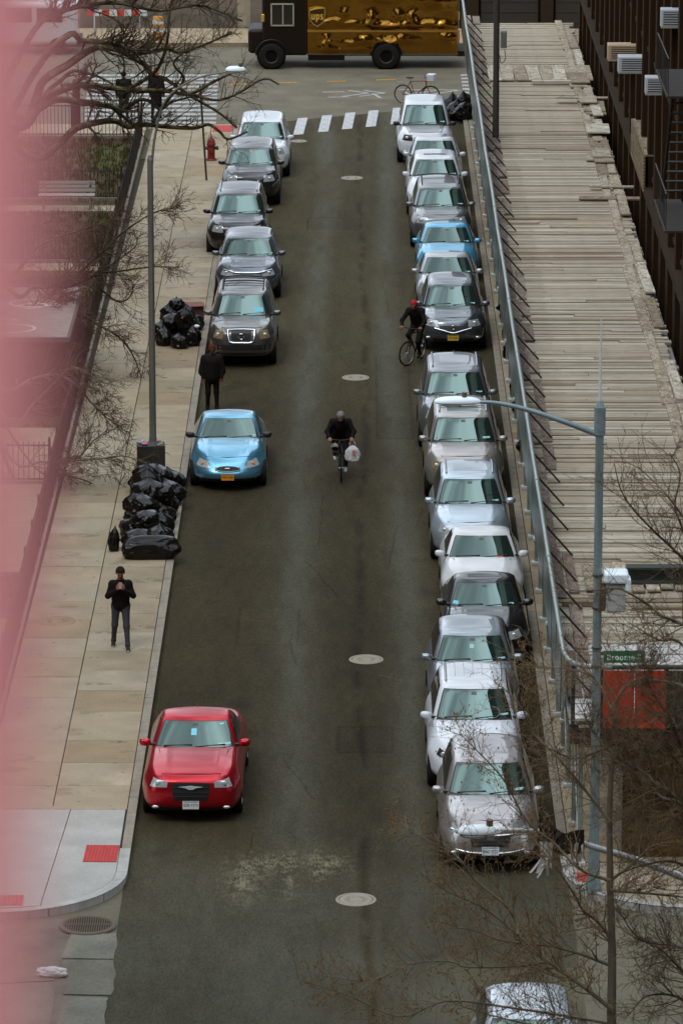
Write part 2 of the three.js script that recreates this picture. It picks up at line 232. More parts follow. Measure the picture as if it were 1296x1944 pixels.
// concrete gutter apron, its pieces broken at the seams, by the near corner
{
  const m = new THREE.MeshStandardMaterial({ color: lin(0.25, 0.235, 0.175), roughness: 0.9, map: bumpy(speck(0.8, 0.2, 71), 0.35, 0.35), bumpMap: bumpy(grit, 2, 2), bumpScale: 0.006 });
  const m2 = m.clone(); m2.color = lin(0.2, 0.18, 0.13);
  const apron = struct('gutter_apron', sheet([[-30, 70], [-4.15, 70], [-4.1, 80], [-4.4, 80.4], [-30, 80.4]], -0.012), m2);
  const rag = (x, d, n) => x + 0.09 * (fbm(d * 2.3, n, 3, 3) - 0.5) * 2;
  const rim = (d0, d1, n) => { const a = []; for (let d = d0; d <= d1 + 1e-6; d += 0.15) a.push([rag(-4.2, d, n), d]); return a; };
  for (const [d0, d1, xl, mm] of [[78.2, 79.55, -5.15, m], [76.35, 78.16, -5.0, m2], [72, 76.3, -5.1, m]]) part(apron, 'concrete_piece', slabUV(slab([...rim(d0, d1, 4), [xl + 0.1, d1 - 0.03], [xl, d0 + 0.04]], -0.04, 0.006 + 0.006 * R(), 0.004)), mm);
  part(apron, 'concrete_piece', slabUV(slab([[-9, 76.5], [-5.2, 77.1], [-5.08, 78.7], [-6.4, 79.2], [-9, 79.0]], -0.04, 0.002, 0.004)), m2);
  part(apron, 'concrete_piece', slabUV(slab([[-9, 72], [-5.2, 72], [-5.12, 76.3], [-5.3, 77.0], [-9, 76.35]], -0.04, 0.004, 0.004)), m);
}
// round iron covers
const iron = M(0.42, 0.37, 0.29, 0.7, { map: stained(97) }), ironDark = M(0.06, 0.052, 0.042, 0.7, { metalness: 0.3 });
function manhole(label, x, d, y = 0, r = 0.36, mat = iron) {
  const o = thing('manhole_cover', label, 'manhole cover', [x, y, -d], 0, 'round iron covers');
  part(o, 'rim', new THREE.LatheGeometry([[r - 0.05, 0.002], [r - 0.045, 0.012], [r, 0.012], [r + 0.01, 0.0]].map((p) => new THREE.Vector2(...p)), 40), mat);
  part(o, 'lid', new THREE.LatheGeometry([[0, 0.01], [r * 0.3, 0.01], [r * 0.32, 0.006], [r * 0.6, 0.006], [r * 0.62, 0.011], [r - 0.07, 0.011], [r - 0.06, 0.002]].map((p) => new THREE.Vector2(...p)), 40), mat);
  const st = []; for (let i = 0; i < 16; i++) { const a = i / 16 * 6.283; st.push(box(0.02, 0.008, r * 0.24, Math.sin(a) * r * 0.46, 0.008, Math.cos(a) * r * 0.46, 0, a, 0)); } tag(part(o, 'tread', join(st), mat), null, null, null, 'stuff');
  return o;
}
manhole('iron manhole cover nearest the camera, mid street before the crossing', -0.02, 81.43, 0.001);
manhole('iron manhole cover level with the pedestrian, right of centre', 0.19, 97.34, 0.001);
manhole('iron manhole cover behind the rider in the middle of the street', -0.05, 125.27, 0.001);
manhole('iron manhole cover farthest up the street before the zebra crossing', -0.19, 156.23, 0.001);
manhole('small iron cover beside the white van near the zebra bars', -2.05, 163.6, 0.001, 0.27);
manhole('wide iron cover set in the left pavement behind the pedestrian', -6.55, 99.9, KERB - 0.001, 0.4, flagMats[3]);
{ // round storm grate in the gutter
  const o = thing('storm_grate', 'round rusty storm grate in the gutter below the red tactile pad', 'grate', [-4.78, 0.008, -79.95]);
  const rust = M(0.2, 0.15, 0.11, 0.8, { map: mottled });
  part(o, 'ring', new THREE.LatheGeometry([[0.43, 0], [0.435, 0.03], [0.5, 0.03], [0.51, 0]].map((p) => new THREE.Vector2(...p)), 40), rust);
  part(o, 'pit', new THREE.CircleGeometry(0.44, 32).rotateX(-Math.PI / 2).translate(0, 0.004, 0), M(0.05, 0.04, 0.03, 1));
  for (let i = -10; i <= 10; i++) { const x = i * 0.041, l = 2 * Math.sqrt(0.435 ** 2 - x * x); part(o, 'bar', box(0.016, 0.02, l, x, 0.016, 0), rust); }
  part(o, 'bar', box(0.86, 0.02, 0.03, 0, 0.02, 0), rust);
}
{ // crumpled white bag by the gutter
  const g = new THREE.IcosahedronGeometry(1, 8), p = g.attributes.position; for (let i = 0; i < p.count; i++) { const x = p.getX(i), y = p.getY(i), z = p.getZ(i), k = 0.75 + 0.6 * fbm(x * 2 + 3, y * 2, z * 2, 4); p.setXYZ(i, x * 0.26 * k, Math.max(-0.0, (y + 0.4) * 0.1 * k), z * 0.13 * k); } g.computeVertexNormals();
  const o = solo('plastic_bag', g, M(0.5, 0.47, 0.45, 0.5), 'crumpled white plastic bag lying in the gutter at the near left corner', 'plastic bag'); o.position.set(-5.25, 0.006, -77.35);
}
// ------------------------------------------------------------------ the yard behind the left fence
const lawnMat = new THREE.MeshStandardMaterial({ roughness: 1, map: tex(256, 1024, (u, v, i, j) => { const x = u * 40, d = v * 85; const n = fbm(x * 0.35, d * 0.35, 3, 5), f = h3(i, j, 8) * 0.06; const g = sm((n - 0.42) * 5); return [lerp(0.23, 0.22, g) + f, lerp(0.165, 0.215, g) + f, lerp(0.08, 0.05, g) + f * 0.5]; }) });
{
  const g = sheet([[-47, 81], [-7.35, 81], [-7.35, 166], [-47, 166]], KERB + 0.004), u = g.attributes.uv; for (let i = 0; i < u.count; i++) u.setXY(i, (u.getX(i) + 47) / 40, (u.getY(i) - 81) / 85);
  const yard = struct('yard_lawn', g, lawnMat);
  const path = (d0, d1) => part(yard, 'yard_path', slabUV(slab([[-47, d0], [-7.45, d0], [-7.45, d1], [-47, d1]], 0.1, KERB + 0.03, 0.006)), flagMats[2]);
  path(86.7, 100); path(104, 118.5); path(127.4, 128.6); path(139.4, 140.5); path(149.2, 150.2); path(163.6, 166.2);
  // grass tufts
  const blade = new THREE.BufferGeometry(); const P = []; const r2 = mulberry(5); for (let k = 0; k < 7; k++) { const a = r2() * 6.28, x = (r2() - 0.5) * 0.16, z = (r2() - 0.5) * 0.16, h = 0.06 + r2() * 0.1; P.push(x - Math.cos(a) * 0.012, 0, z - Math.sin(a) * 0.012, x + Math.cos(a) * 0.012, 0, z + Math.sin(a) * 0.012, x + (r2() - 0.5) * 0.08, h, z + (r2() - 0.5) * 0.08); }
  blade.setAttribute('position', new THREE.Float32BufferAttribute(P, 3)); blade.computeVertexNormals();
  const n = 9000, im = new THREE.InstancedMesh(blade, M(1, 1, 1, 1, { side: THREE.DoubleSide }), n), mt = new THREE.Matrix4(), c = new THREE.Color(); let k = 0;
  while (k < n) { const x = rr(-17, -7.5), d = rr(100, 163.4); if ((d > 104 && d < 118.5) || (d > 119 && d < 130.5) || (d > 138.2 && d < 140.5) || (d > 149 && d < 151)) { continue; } const t = sm((fbm(x * 0.35, d * 0.35, 9, 4) - 0.42) * 5); mt.makeRotationY(R() * 6.28).scale(V(1, 0.6 + R(), 1)).setPosition(x, KERB, -d); im.setMatrixAt(k, mt); im.setColorAt(k, c.setRGB(lerp(0.075, 0.055, t) * rr(0.7, 1.3), lerp(0.05, 0.065, t) * rr(0.8, 1.2), 0.011)); k++; }
  im.name = 'yard_grass'; tag(im, 'patchy olive and brown winter grass in the fenced yard', 'grass', null, 'stuff'); scene.add(im);
}
const fenceMat = M(0.022, 0.016, 0.011, 0.6), fencePale = M(0.05, 0.04, 0.03, 0.6);
function fence(label, from, to, h, group, singles) {
  const [xa, da] = from, [xb, db] = to, l = Math.hypot(xb - xa, db - da), ang = Math.atan2(-(db - da), xb - xa);
  const o = thing('picket_fence', label, 'fence', [xa, KERB, -da], -ang, group);
  const n = Math.max(1, Math.round(l / 2.4));
  for (let i = 0; i <= n; i++) { const p = part(o, 'post', box(0.06, h + 0.1, 0.06, i * l / n, h / 2, 0), fenceMat); part(p, 'post_cap', new THREE.ConeGeometry(0.05, 0.06, 4, 1).rotateY(Math.PI / 4).translate(i * l / n, h + 0.08, 0), fenceMat); }
  for (const y of [0.14, h - 0.12]) for (let i = 0; i < n; i++) part(o, 'rail', box(l / n - 0.062, 0.035, 0.03, (i + 0.5) * l / n, y, 0), fenceMat);
  part(o, 'base_kerb', box(l, 0.16, 0.16, l / 2, 0.02, 0), kerbMat);
  const g = []; const m = Math.floor(l / 0.125);
  for (let i = 1; i < m; i++) { const x = i * l / m; if (singles) part(o, 'picket', box(0.02, h - 0.12, 0.018, x, h / 2 + 0.03, 0.0), fenceMat); else g.push(box(0.022, h - 0.12, 0.018, x, h / 2 + 0.03, 0.0)); }
  if (g.length) tag(part(o, 'pickets', join(g), fenceMat), null, null, null, 'stuff');
  return o;
}
fence('long dark picket fence along the inner edge of the left pavement', [-7.28, 87], [-7.5, 163.2], 1.25);
fence('dark picket fence closing the yard beside the far pavement corner', [-14.6, 163.45], [-7.62, 163.4], 1.25, null, true);
fence('dark picket fence across the yard behind the first lawn', [-14.6, 151.2], [-7.62, 151.2], 1.1, null, true);
fence('dark picket fence across the yard between the two olive lawns', [-14.6, 140.7], [-7.6, 140.7], 1.1, null, true);
fence('dark picket fence crossing the yard just behind the flat-roofed hut', [-14.6, 130.8], [-7.6, 130.8], 1.1, null, true);
fence('dark picket fence in front of the flat-roofed hut on pale concrete', [-14.6, 112.5], [-7.5, 112.5], 1.1, null, true);
{ // flat-roofed hut with scrawled roof
  const o = thing('utility_hut', 'low brown hut in the yard with white scrawls on its grey flat roof', 'hut', [-9.75, KERB, -123.1]);
  const brick = M(0.05, 0.026, 0.018, 0.9, { map: mottled });
  part(o, 'wall', box(4.5, 2.0, 6.5, 0, 1.0, 0), brick);
  part(o, 'roof_edge', box(4.66, 0.12, 6.66, 0, 2.06, 0), M(0.1, 0.085, 0.075, 0.9));
  const t = canvasTex(512, 768, (c, w, h) => { c.fillStyle = '#8b837a'; c.fillRect(0, 0, w, h); for (let i = 0; i < 900; i++) { c.fillStyle = `rgba(${R() < 0.5 ? '60,52,46' : '170,162,150'},0.10)`; c.fillRect(R() * w, R() * h, 4 + R() * 50, 3 + R() * 20); } c.strokeStyle = '#d8d3cc'; c.lineWidth = 9; c.lineCap = 'round'; const ell = (x, y, a, b) => { c.beginPath(); c.ellipse(x, y, a, b, 0, 0, 6.1); c.stroke(); }; ell(310, 640, 100, 70); ell(380, 250, 70, 60); c.beginPath(); c.moveTo(190, 470); c.bezierCurveTo(300, 420, 330, 560, 240, 520); c.bezierCurveTo(200, 480, 330, 470, 350, 520); c.stroke(); c.beginPath(); c.moveTo(330, 300); c.bezierCurveTo(420, 180, 470, 330, 360, 330); c.moveTo(150, 380); c.lineTo(250, 330); c.lineTo(220, 420); c.stroke(); });
  const g = new THREE.PlaneGeometry(4.5, 6.5).rotateX(-Math.PI / 2).translate(0, 2.126, 0); part(o, 'roof', g, new THREE.MeshStandardMaterial({ map: t, roughness: 0.9 }));
  const d = part(o, 'door', box(0.9, 1.9, 0.06, 0.6, 0.95, 3.27), M(0.07, 0.035, 0.028, 0.7)); part(d, 'handle', box(0.04, 0.14, 0.05, 0.95, 0.98, 3.32), iron);
  part(o, 'vent', cyl(0.12, 0.12, 0.35, 12, -1.2, 2.28, -1.5), iron);
}
{ // garden bench
  const o = thing('park_bench', 'pale slatted bench standing on the yard path behind the lawn', 'bench', [-9.3, KERB + 0.03, -149.6]);
  const w = M(0.4, 0.38, 0.34, 0.8);
  for (let i = 0; i < 4; i++) part(o, 'seat_slat', box(1.8, 0.03, 0.09, 0, 0.45, -0.18 + i * 0.11), w);
  for (let i = 0; i < 3; i++) part(o, 'back_slat', box(1.8, 0.09, 0.03, 0, 0.56 + i * 0.12, -0.26 - i * 0.03), w);
  for (const x of [-0.75, 0.75]) for (const z of [-0.22, 0.16]) part(o, 'leg', box(0.06, z < 0 ? 0.86 : 0.44, 0.05, x, z < 0 ? 0.43 : 0.22, z < 0 ? -0.3 : 0.16), iron);
}
// ------------------------------------------------------------------ sidewalk shed over the right pavement
const grain = (seed) => tex(256, 64, (u, v, i, j) => { const s = fbm(u * 3.2, v * 26, seed, 4), k = fbm(u * 14, v * 60, seed + 3, 3), knot = Math.max(0, 1 - 7 * Math.hypot((u - h3(seed, 1, 1)) * 4, v - 0.5)); const n = 0.80 + 0.5 * (s - 0.5) + 0.36 * (k - 0.5) - 0.25 * knot - (vn(u * 5, v * 40, seed + 7) > 0.86 ? 0.22 : 0); return [n, n * 0.985, n * 0.96]; });
const grains = [1, 2, 3, 4].map((s) => grain(80 + s * 5));
const woodTones = [[0.52, 0.475, 0.40], [0.45, 0.41, 0.345], [0.58, 0.545, 0.48], [0.39, 0.34, 0.27], [0.50, 0.46, 0.41], [0.64, 0.61, 0.56], [0.31, 0.26, 0.195], [0.47, 0.42, 0.34]];
const woods = woodTones.map((q) => [q[0] * 1.28, q[1] * 1.23, q[2] * 1.12]).map((c, i) => new THREE.MeshStandardMaterial({ color: lin(c[0], c[1], c[2]), roughness: 0.9, map: grains[i % 4], bumpMap: grains[i % 4], bumpScale: 0.006 }));
const woodsRed = [[0.36, 0.27, 0.22], [0.42, 0.34, 0.28], [0.30, 0.235, 0.195]].map((c, i) => new THREE.MeshStandardMaterial({ color: lin(c[0], c[1], c[2]), roughness: 0.9, map: grains[i], bumpMap: grains[i], bumpScale: 0.005 }));
const whiteWood = new THREE.MeshStandardMaterial({ color: lin(0.88, 0.88, 0.88), roughness: 0.75, map: grains[1] });
const galv = M(0.44, 0.5, 0.46, 0.42, { metalness: 0.5, map: mottled }), steelDark = M(0.035, 0.028, 0.022, 0.6, { metalness: 0.2 });
const DECK = 3.0;
const shed = thing('sidewalk_shed', 'long timber-decked sidewalk shed with pale pipe rail along the right pavement', 'sidewalk shed', [0, 0, 0]);
{
  // deck planks, laid across, nearest 300 as parts
  const rest = []; let n = 0, d = 82.75;
  const plank = (w, l, x, y, z, ry, rz) => { const g = box(l, 0.048, w, 0, 0, 0); g.applyMatrix4(new THREE.Matrix4().makeRotationFromEuler(new THREE.Euler((R() - 0.5) * 0.09, ry, rz))); return g.translate(x, y, z); };
  while (d < 171.2) {
    const w = rr(0.19, 0.31), x0 = 3.9 + rr(-0.02, 0.1), x1 = 7.72 + rr(-0.12, 0.1);
    const white = d < 87.8 && d > 82.7;
    const mk = (a, b) => { const g = plank(w - rr(0.006, 0.03), b - a, (a + b) / 2, DECK + rr(-0.02, 0.016), -(d + w / 2), (R() - 0.5) * 0.014, (R() - 0.5) * 0.006); const m = white ? whiteWood : woods[Math.floor((R() < 0.55 ? R() * 5.99 : R() * 7.99))]; if (n < 300) { part(shed, 'plank', g, m); n++; } else rest.push(g); };
    if (R() < 0.16) { const m = rr(5, 6.6); mk(x0, m - 0.01); mk(m + 0.01, x1); } else mk(x0, x1);
    d += w;
  }
  if (rest.length) tag(part(shed, 'far_planks', join(rest), woods[0]), null, null, null, 'stuff');
  part(shed, 'deck_sheet', box(3.95, 0.02, 88.4, 5.83, 2.9, -127), M(0.3, 0.3, 0.28, 0.6, { metalness: 0.4, map: mottled }));
  // boards laid lengthwise: kick boards by the rail and edge boards by the building
  for (let e = 84; e < 171;) { const l = rr(2.2, 4.2); if (R() < 0.9) part(shed, 'edge_board', box(rr(0.2, 0.26), 0.045, l - 0.03, 4.03 + rr(-0.02, 0.03), DECK + 0.055, -(e + l / 2), 0, rr(-0.008, 0.008), 0), woodsRed[Math.floor(R() * 3)]); if (R() < 0.8) part(shed, 'edge_board', box(rr(0.18, 0.26), 0.045, l * rr(0.6, 1) - 0.03, 4.29 + rr(-0.02, 0.03), DECK + 0.057, -(e + l / 2), 0, rr(-0.01, 0.01), 0), woodsRed[Math.floor(R() * 3)]); e += l; }
  for (let e = 88; e < 171;) { const l = rr(2.5, 4.8); part(shed, 'edge_board', box(rr(0.22, 0.3), 0.045, l - 0.04, 7.3 + rr(-0.05, 0.05), DECK + 0.06, -(e + l / 2), 0, rr(-0.012, 0.012), 0), woods[[0, 3, 4, 6, 7][Math.floor(R() * 5)]]); if (R() < 0.85) part(shed, 'edge_board', box(rr(0.22, 0.3), 0.045, l * 0.9, 7.6 + rr(-0.03, 0.03), DECK + 0.062 + 0.05 * (R() < 0.3), -(e + l / 2 + 0.3), 0, rr(-0.012, 0.012), 0), woods[[0, 3, 5, 6, 7][Math.floor(R() * 5)]]); e += l; }
  // loose boards and patches heaped on the far and near parts of the deck
  const heap = (x, d2, k, sx, sd) => { for (let i = 0; i < k; i++) part(shed, 'loose_board', box(rr(0.25, 0.75), 0.04, rr(1.0, 2.4), x + rr(-sx, sx), DECK + 0.09 + i * 0.042, -(d2 + rr(-sd, sd)), 0, rr(-0.06, 0.06) + (R() < 0.3 ? 1.57 : 0), rr(-0.02, 0.02)), woods[Math.floor(R() * 7.99)]); };
  heap(7.45, 147, 4, 0.15, 1.3); heap(7.5, 152, 5, 0.15, 1.5); heap(7.35, 142, 3, 0.1, 1); heap(7.4, 157.5, 3, 0.1, 0.8); heap(7.5, 136, 2, 0.1, 1.2);
  for (let i = 0; i < 8; i++) part(shed, 'loose_board', box(0.42, 0.04, 3.2, 4.6 + i * 0.44, DECK + 0.075 + 0.008 * (i % 2), -159.2, 0, rr(-0.02, 0.02), 0), woods[[5, 0, 3, 2, 1, 5, 4, 7][i]]);
  part(shed, 'loose_board', box(1.6, 0.1, 0.28, 6.6, DECK + 0.13, -156.9), woods[5]);
  for (let i = 0; i < 10; i++) part(shed, 'loose_board', box(0.26, 0.04, 2.0, 4.7 + i * 0.3, DECK + 0.07 + 0.01 * (i % 3), -92.6 + rr(-0.1, 0.1), 0, rr(-0.02, 0.02), 0), woods[[3, 0, 2, 7, 5, 4, 0, 1, 2, 3][i]]);
  part(shed, 'loose_board', box(0.8, 0.1, 0.2, 4.45, DECK + 0.08, -90.6), woods[6]); part(shed, 'loose_board', box(2.4, 0.06, 0.16, 6.6, DECK + 0.06, -90.3), woods[6]);
  // parapet towards the street: posts, sheet-metal panels, pipe rail, raking braces
  const streak = tex(128, 64, (u, v, i, j) => { const n = 0.42 + 0.5 * fbm(u * 18, v * 1.2, 91, 3) + 0.12 * (h3(i, 0, 2) - 0.5); return [n * 0.92, n, n * 0.95]; });
  const panelMat = new THREE.MeshStandardMaterial({ color: lin(0.3, 0.32, 0.27), map: streak, roughness: 0.35, metalness: 0.55 });
  const panelMats = [panelMat, panelMat.clone(), panelMat.clone()]; panelMats[1].color = lin(0.1, 0.1, 0.08); panelMats[2].color = lin(0.18, 0.19, 0.155);
  const N = 41, d0 = 83.9, st = (170.8 - d0) / N;
  for (let i = 0; i <= N; i++) {
    const e = d0 + i * st;
    part(shed, 'parapet_post', cyl(0.03, 0.03, 1.2, 8, 3.79, 3.5, -e), galv);
    if (i < N) part(shed, 'parapet_panel', box(0.02, 1.2, st - 0.025, 3.745 + 0.012 * (h3(i, 4, 4) - 0.5), 3.42, -(e + st / 2), 0, 0.006 * (h3(i, 5, 5) - 0.5), 0.02 * (h3(i, 6, 6) - 0.5)), panelMats[Math.floor(h3(i, 8, 3) * 2.99)]);
    if (i % 3 === 0 && i < N) { const b = d0 + Math.min(N, i + 3) * st; part(shed, 'rail_pipe', tube([V(3.76, 4.1, -e), V(3.76 + 0.01 * Math.sin(i), 4.1, -(e + b) / 2), V(3.76, 4.1, -b + 0.01)], 0.05, 8), galv); part(shed, 'rail_coupler', cyl(0.062, 0.062, 0.14, 10).rotateX(Math.PI / 2).translate(3.76, 4.1, -b), galv); }
    for (const k of [0]) { const q = e + k * st; if (q < 170.5) part(shed, 'brace', tube([V(3.82, 3.72, -q), V(4.42, DECK + 0.07, -q + 0.14)], 0.022, 6), steelDark); }
  }
  // rail turns the near corner and runs across the end
  part(shed, 'rail_pipe', tube(smooth([V(3.76, 4.1, -83.9), V(3.78, 4.1, -83.2), V(3.92, 4.1, -82.65), V(4.25, 4.1, -82.4), V(4.6, 4.1, -82.38)], 14), 0.05, 8), galv);
  part(shed, 'rail_pipe', tube([V(4.6, 4.1, -82.38), V(7.8, 4.1, -82.38)], 0.04, 8), steelDark);
  const red = M(0.72, 0.05, 0.012, 0.7, { map: mottled });
  for (const [a, b, m] of [[4.44, 5.0, red], [5.01, 5.57, red], [5.58, 6.8, M(0.05, 0.045, 0.035, 0.8)], [6.81, 7.8, M(0.06, 0.05, 0.035, 0.8)]]) part(shed, 'end_panel', box(b - a, 1.08, 0.03, (a + b) / 2, 3.5, -82.36), m);
  part(shed, 'end_panel', box(3.9, 0.3, 0.05, 5.8, 2.8, -82.4), M(0.05, 0.03, 0.02, 0.8));
  for (const x of [3.9, 4.41, 5.58, 7.7]) part(shed, 'parapet_post', box(0.07, 1.25, 0.05, x, 3.5, -82.42), steelDark);
  for (let k = 0; k < 4; k++) part(shed, 'hoarding_panel', box(0.74, 2.45, 0.04, 5.25 + k * 0.75, KERB + 1.24, -83.5, 0.01 * (k % 2), 0, 0), M(0.17 + 0.04 * (k % 3), 0.105 + 0.02 * (k % 2), 0.04, 0.9, { map: grains[k] }));
  // beams and legs on base plates
  for (const x of [3.95, 7.6]) part(shed, 'beam', box(0.16, 0.26, 88.2, x, 2.74, -126.9), steelDark);
  for (let i = 0; i <= 36; i++) { const e = 83 + i * 2.42; for (const x of [4.08, 7.5]) { const l = part(shed, 'leg', cyl(0.045, 0.045, 2.5, 8, x, KERB + 1.26, -e), x < 5 ? galv : steelDark); part(l, 'base_plate', rbox(0.22, 0.09, 0.22, 0.02, x, KERB + 0.045, -e, 1), M(0.5, 0.52, 0.5, 0.6)); if (x < 5) part(l, 'coupler', rbox(0.12, 0.1, 0.12, 0.03, x - 0.02, 0.75 + (i % 3) * 0.5, -e, 1), M(0.55, 0.58, 0.56, 0.5)); }
    if (i < 36) part(shed, 'cross_beam', box(3.5, 0.2, 0.12, 5.78, 2.52, -e), steelDark); }
  for (let i = 0; i < 36; i += 2) part(shed, 'leg_brace', tube([V(4.05, 0.6, -(83 + i * 2.42)), V(4.05, 2.5, -(83 + (i + 1) * 2.42))], 0.022, 6), galv);
}
solo('steel_beam', join([box(1.9, 0.26, 0.04, 0, 0.16, 0), box(1.9, 0.04, 0.3, 0, 0.31, 0), box(1.9, 0.04, 0.3, 0, 0.02, 0)]), M(0.06, 0.07, 0.06, 0.7, { map: mottled }), 'dark green steel beam lying on the shed deck behind the lamp post', 'steel beam').position.set(6.35, DECK + 0.115, -92.1);

// ------------------------------------------------------------------ right-hand building
{
  const b = thing('brick_building', 'tall dark brown brick building rising behind the timber shed deck', 'building', [0, 0, 0]);
  const brick = M(0.026, 0.012, 0.004, 0.95, { map: mottled }), brick2 = M(0.045, 0.021, 0.007, 0.95, { map: mottled }), stone = M(0.05, 0.03, 0.014, 0.9, { map: mottled }), pane = M(0.012, 0.011, 0.009, 0.2);
  part(b, 'wall', box(16, 20.4, 89.5, 16.3, 10.2, -127.4), brick);
  const bays = 30, w = 89.5 / bays;
  for (let i = 0; i <= bays; i++) { const z = -82.65 - i * w; part(b, 'pilaster', box(0.3, 20.6, 0.55, 8.2, 10.3, i === 0 ? z - 0.3 : i === bays ? z + 0.3 : z), brick2); }
  const fr = M(0.04, 0.023, 0.011, 0.8);
  const gSill = box(0.26, 0.1, 1.5), gLint = box(0.2, 0.18, 1.6), gPane = box(0.03, 1.7, 1.2), gBar = join([box(0.07, 1.78, 0.05, 0, 0, -0.63), box(0.07, 1.78, 0.05, 0, 0, 0.63), box(0.07, 0.05, 1.21, 0, 0, 0)]);
  for (let i = 0; i < bays; i++) for (let f = 0; f < 5; f++) {
    const z = -82.65 - (i + 0.5) * w, y = 5.6 + f * 3.2;
    const win = part(b, 'window', gPane, pane); win.position.set(8.285, y, z);
    part(win, 'frame', gBar, fr); part(win, 'sill', gSill, stone).position.set(-0.02, -0.92, 0); part(win, 'lintel', gLint, stone).position.set(0.0, 0.97, 0);
  }
  part(b, 'string_course', box(0.3, 0.25, 89.6, 8.1, 4.25, -127.4), stone); part(b, 'cornice', box(1.1, 0.5, 90, 7.9, 20.65, -127.4), stone);
  const dent = []; for (let i = 0; i < 120; i++) dent.push(box(0.5, 0.45, 0.35, 7.75, 20.15, -83 - i * 0.742)); tag(part(b, 'dentils', join(dent), stone), null, null, null, 'stuff');
  // dark shop front under the shed
  part(b, 'shop_front', box(0.1, 3.6, 88.8, 8.23, 1.9, -127.4), M(0.025, 0.018, 0.012, 0.7));
}
// window air conditioners
function aircon(label, u, v, D, w = 0.6, mat) {
  const p = spot(u, v, D), o = thing('air_conditioner', label, 'air conditioner', [8.3, p.y - 0.25, -D], 0, 'window air conditioners');
  const dep = 8.3 - p.x + 0.12;
  part(o, 'casing', rbox(dep, 0.44, w, 0.025, -dep / 2, 0.22, 0), mat);
  part(o, 'grille', box(dep * 0.8, 0.34, 0.012, -dep / 2, 0.22, w / 2 + 0.004), M(0.12, 0.11, 0.1, 0.7));
  for (let k = 0; k < 5; k++) part(o, 'louvre', box(dep * 0.8, 0.02, 0.02, -dep / 2, 0.09 + k * 0.065, w / 2 + 0.012), mat);
  part(o, 'tray', box(dep, 0.03, w + 0.06, -dep / 2, -0.016, 0), M(0.35, 0.33, 0.3, 0.7));
}
const acWhite = M(0.5, 0.54, 0.56, 0.5), acTan = M(0.5, 0.36, 0.22, 0.5);
aircon('tan window air conditioner, farther of the close pair over the deck', 1160, 95, 139, 0.62, acTan);
aircon('white window air conditioner, nearer of the close pair over the deck', 1180, 118, 134, 0.6, acWhite);
aircon('white window air conditioner beside the tan board, half behind a rib', 1232, 158, 126, 0.5, acWhite);
aircon('white window air conditioner highest on the brown facade', 1262, 30, 121, 0.5, acWhite);
{ // tan hoarding board bracketed to the facade
  const o = thing('notched_board', 'tan board with a notched near edge bracketed out from the brown facade', 'board', [0, 0, 0]);
  const m = M(0.34, 0.26, 0.15, 0.85, { map: grains[2] });
  part(o, 'board', box(0.05, 1.05, 6.2, 7.95, 4.75, -133.2), m);
  for (let k = 0; k < 11; k++) part(o, 'notch', box(0.05, 0.05, 0.12, 7.95, 4.28 + k * 0.095, -130.04), m);
  for (const z of [-135.5, -131]) part(o, 'bracket', box(0.42, 0.06, 0.06, 8.15, 4.9, z), steelDark);
  part(o, 'ledge', box(0.34, 0.05, 6.2, 8.14, 5.25, -133.2), woods[6]);
}
{ // fire escape balcony on the facade
  const o = thing('fire_escape', 'dark iron fire escape with slanted stair on the brown facade', 'fire escape', [0, 0, 0]);
  for (const y of [6.9, 10.1]) { part(o, 'landing', box(0.9, 0.05, 4.2, 7.66, y, -112), steelDark); part(o, 'guard_rail', tube([V(7.25, y + 0.9, -114.1), V(7.25, y + 0.9, -109.9)], 0.02, 6), steelDark); for (let k = 0; k < 9; k++) part(o, 'baluster', box(0.02, 0.9, 0.02, 7.25, y + 0.45, -114 + k * 0.5), steelDark); }
  for (const x of [7.4, 7.9]) part(o, 'stair_string', tube([V(x, 6.95, -113.8), V(x, 10.1, -110.6)], 0.04, 6), steelDark);
  for (let k = 1; k < 11; k++) part(o, 'tread', box(0.5, 0.03, 0.2, 7.65, 6.95 + k * 0.286, -113.8 + k * 0.291), steelDark);
}
// dark building across the avenue at the end of the shed
{
  const o = thing('corner_building', 'very dark building wall closing the view beyond the far end of the deck', 'building', [0, 0, 0]);
  part(o, 'wall', box(30, 14, 10, 19.1, 7, -195.2), M(0.024, 0.017, 0.01, 0.9));
  for (let k = 0; k < 6; k++) part(o, 'pilaster', box(0.5, 14, 0.3, 4.6 + k * 3, 7, -190.05), M(0.034, 0.022, 0.012, 0.9));
  for (let k = 0; k < 5; k++) { const s = part(o, 'shutter', box(2.3, 2.8, 0.08, 6.1 + k * 3, 1.5, -190.1), M(0.03, 0.024, 0.018, 0.6)); for (let j = 0; j < 6; j++) part(s, 'slat', box(2.3, 0.05, 0.03, 6.1 + k * 3, 0.4 + j * 0.42, -190.05), M(0.04, 0.03, 0.02, 0.6)); }
}
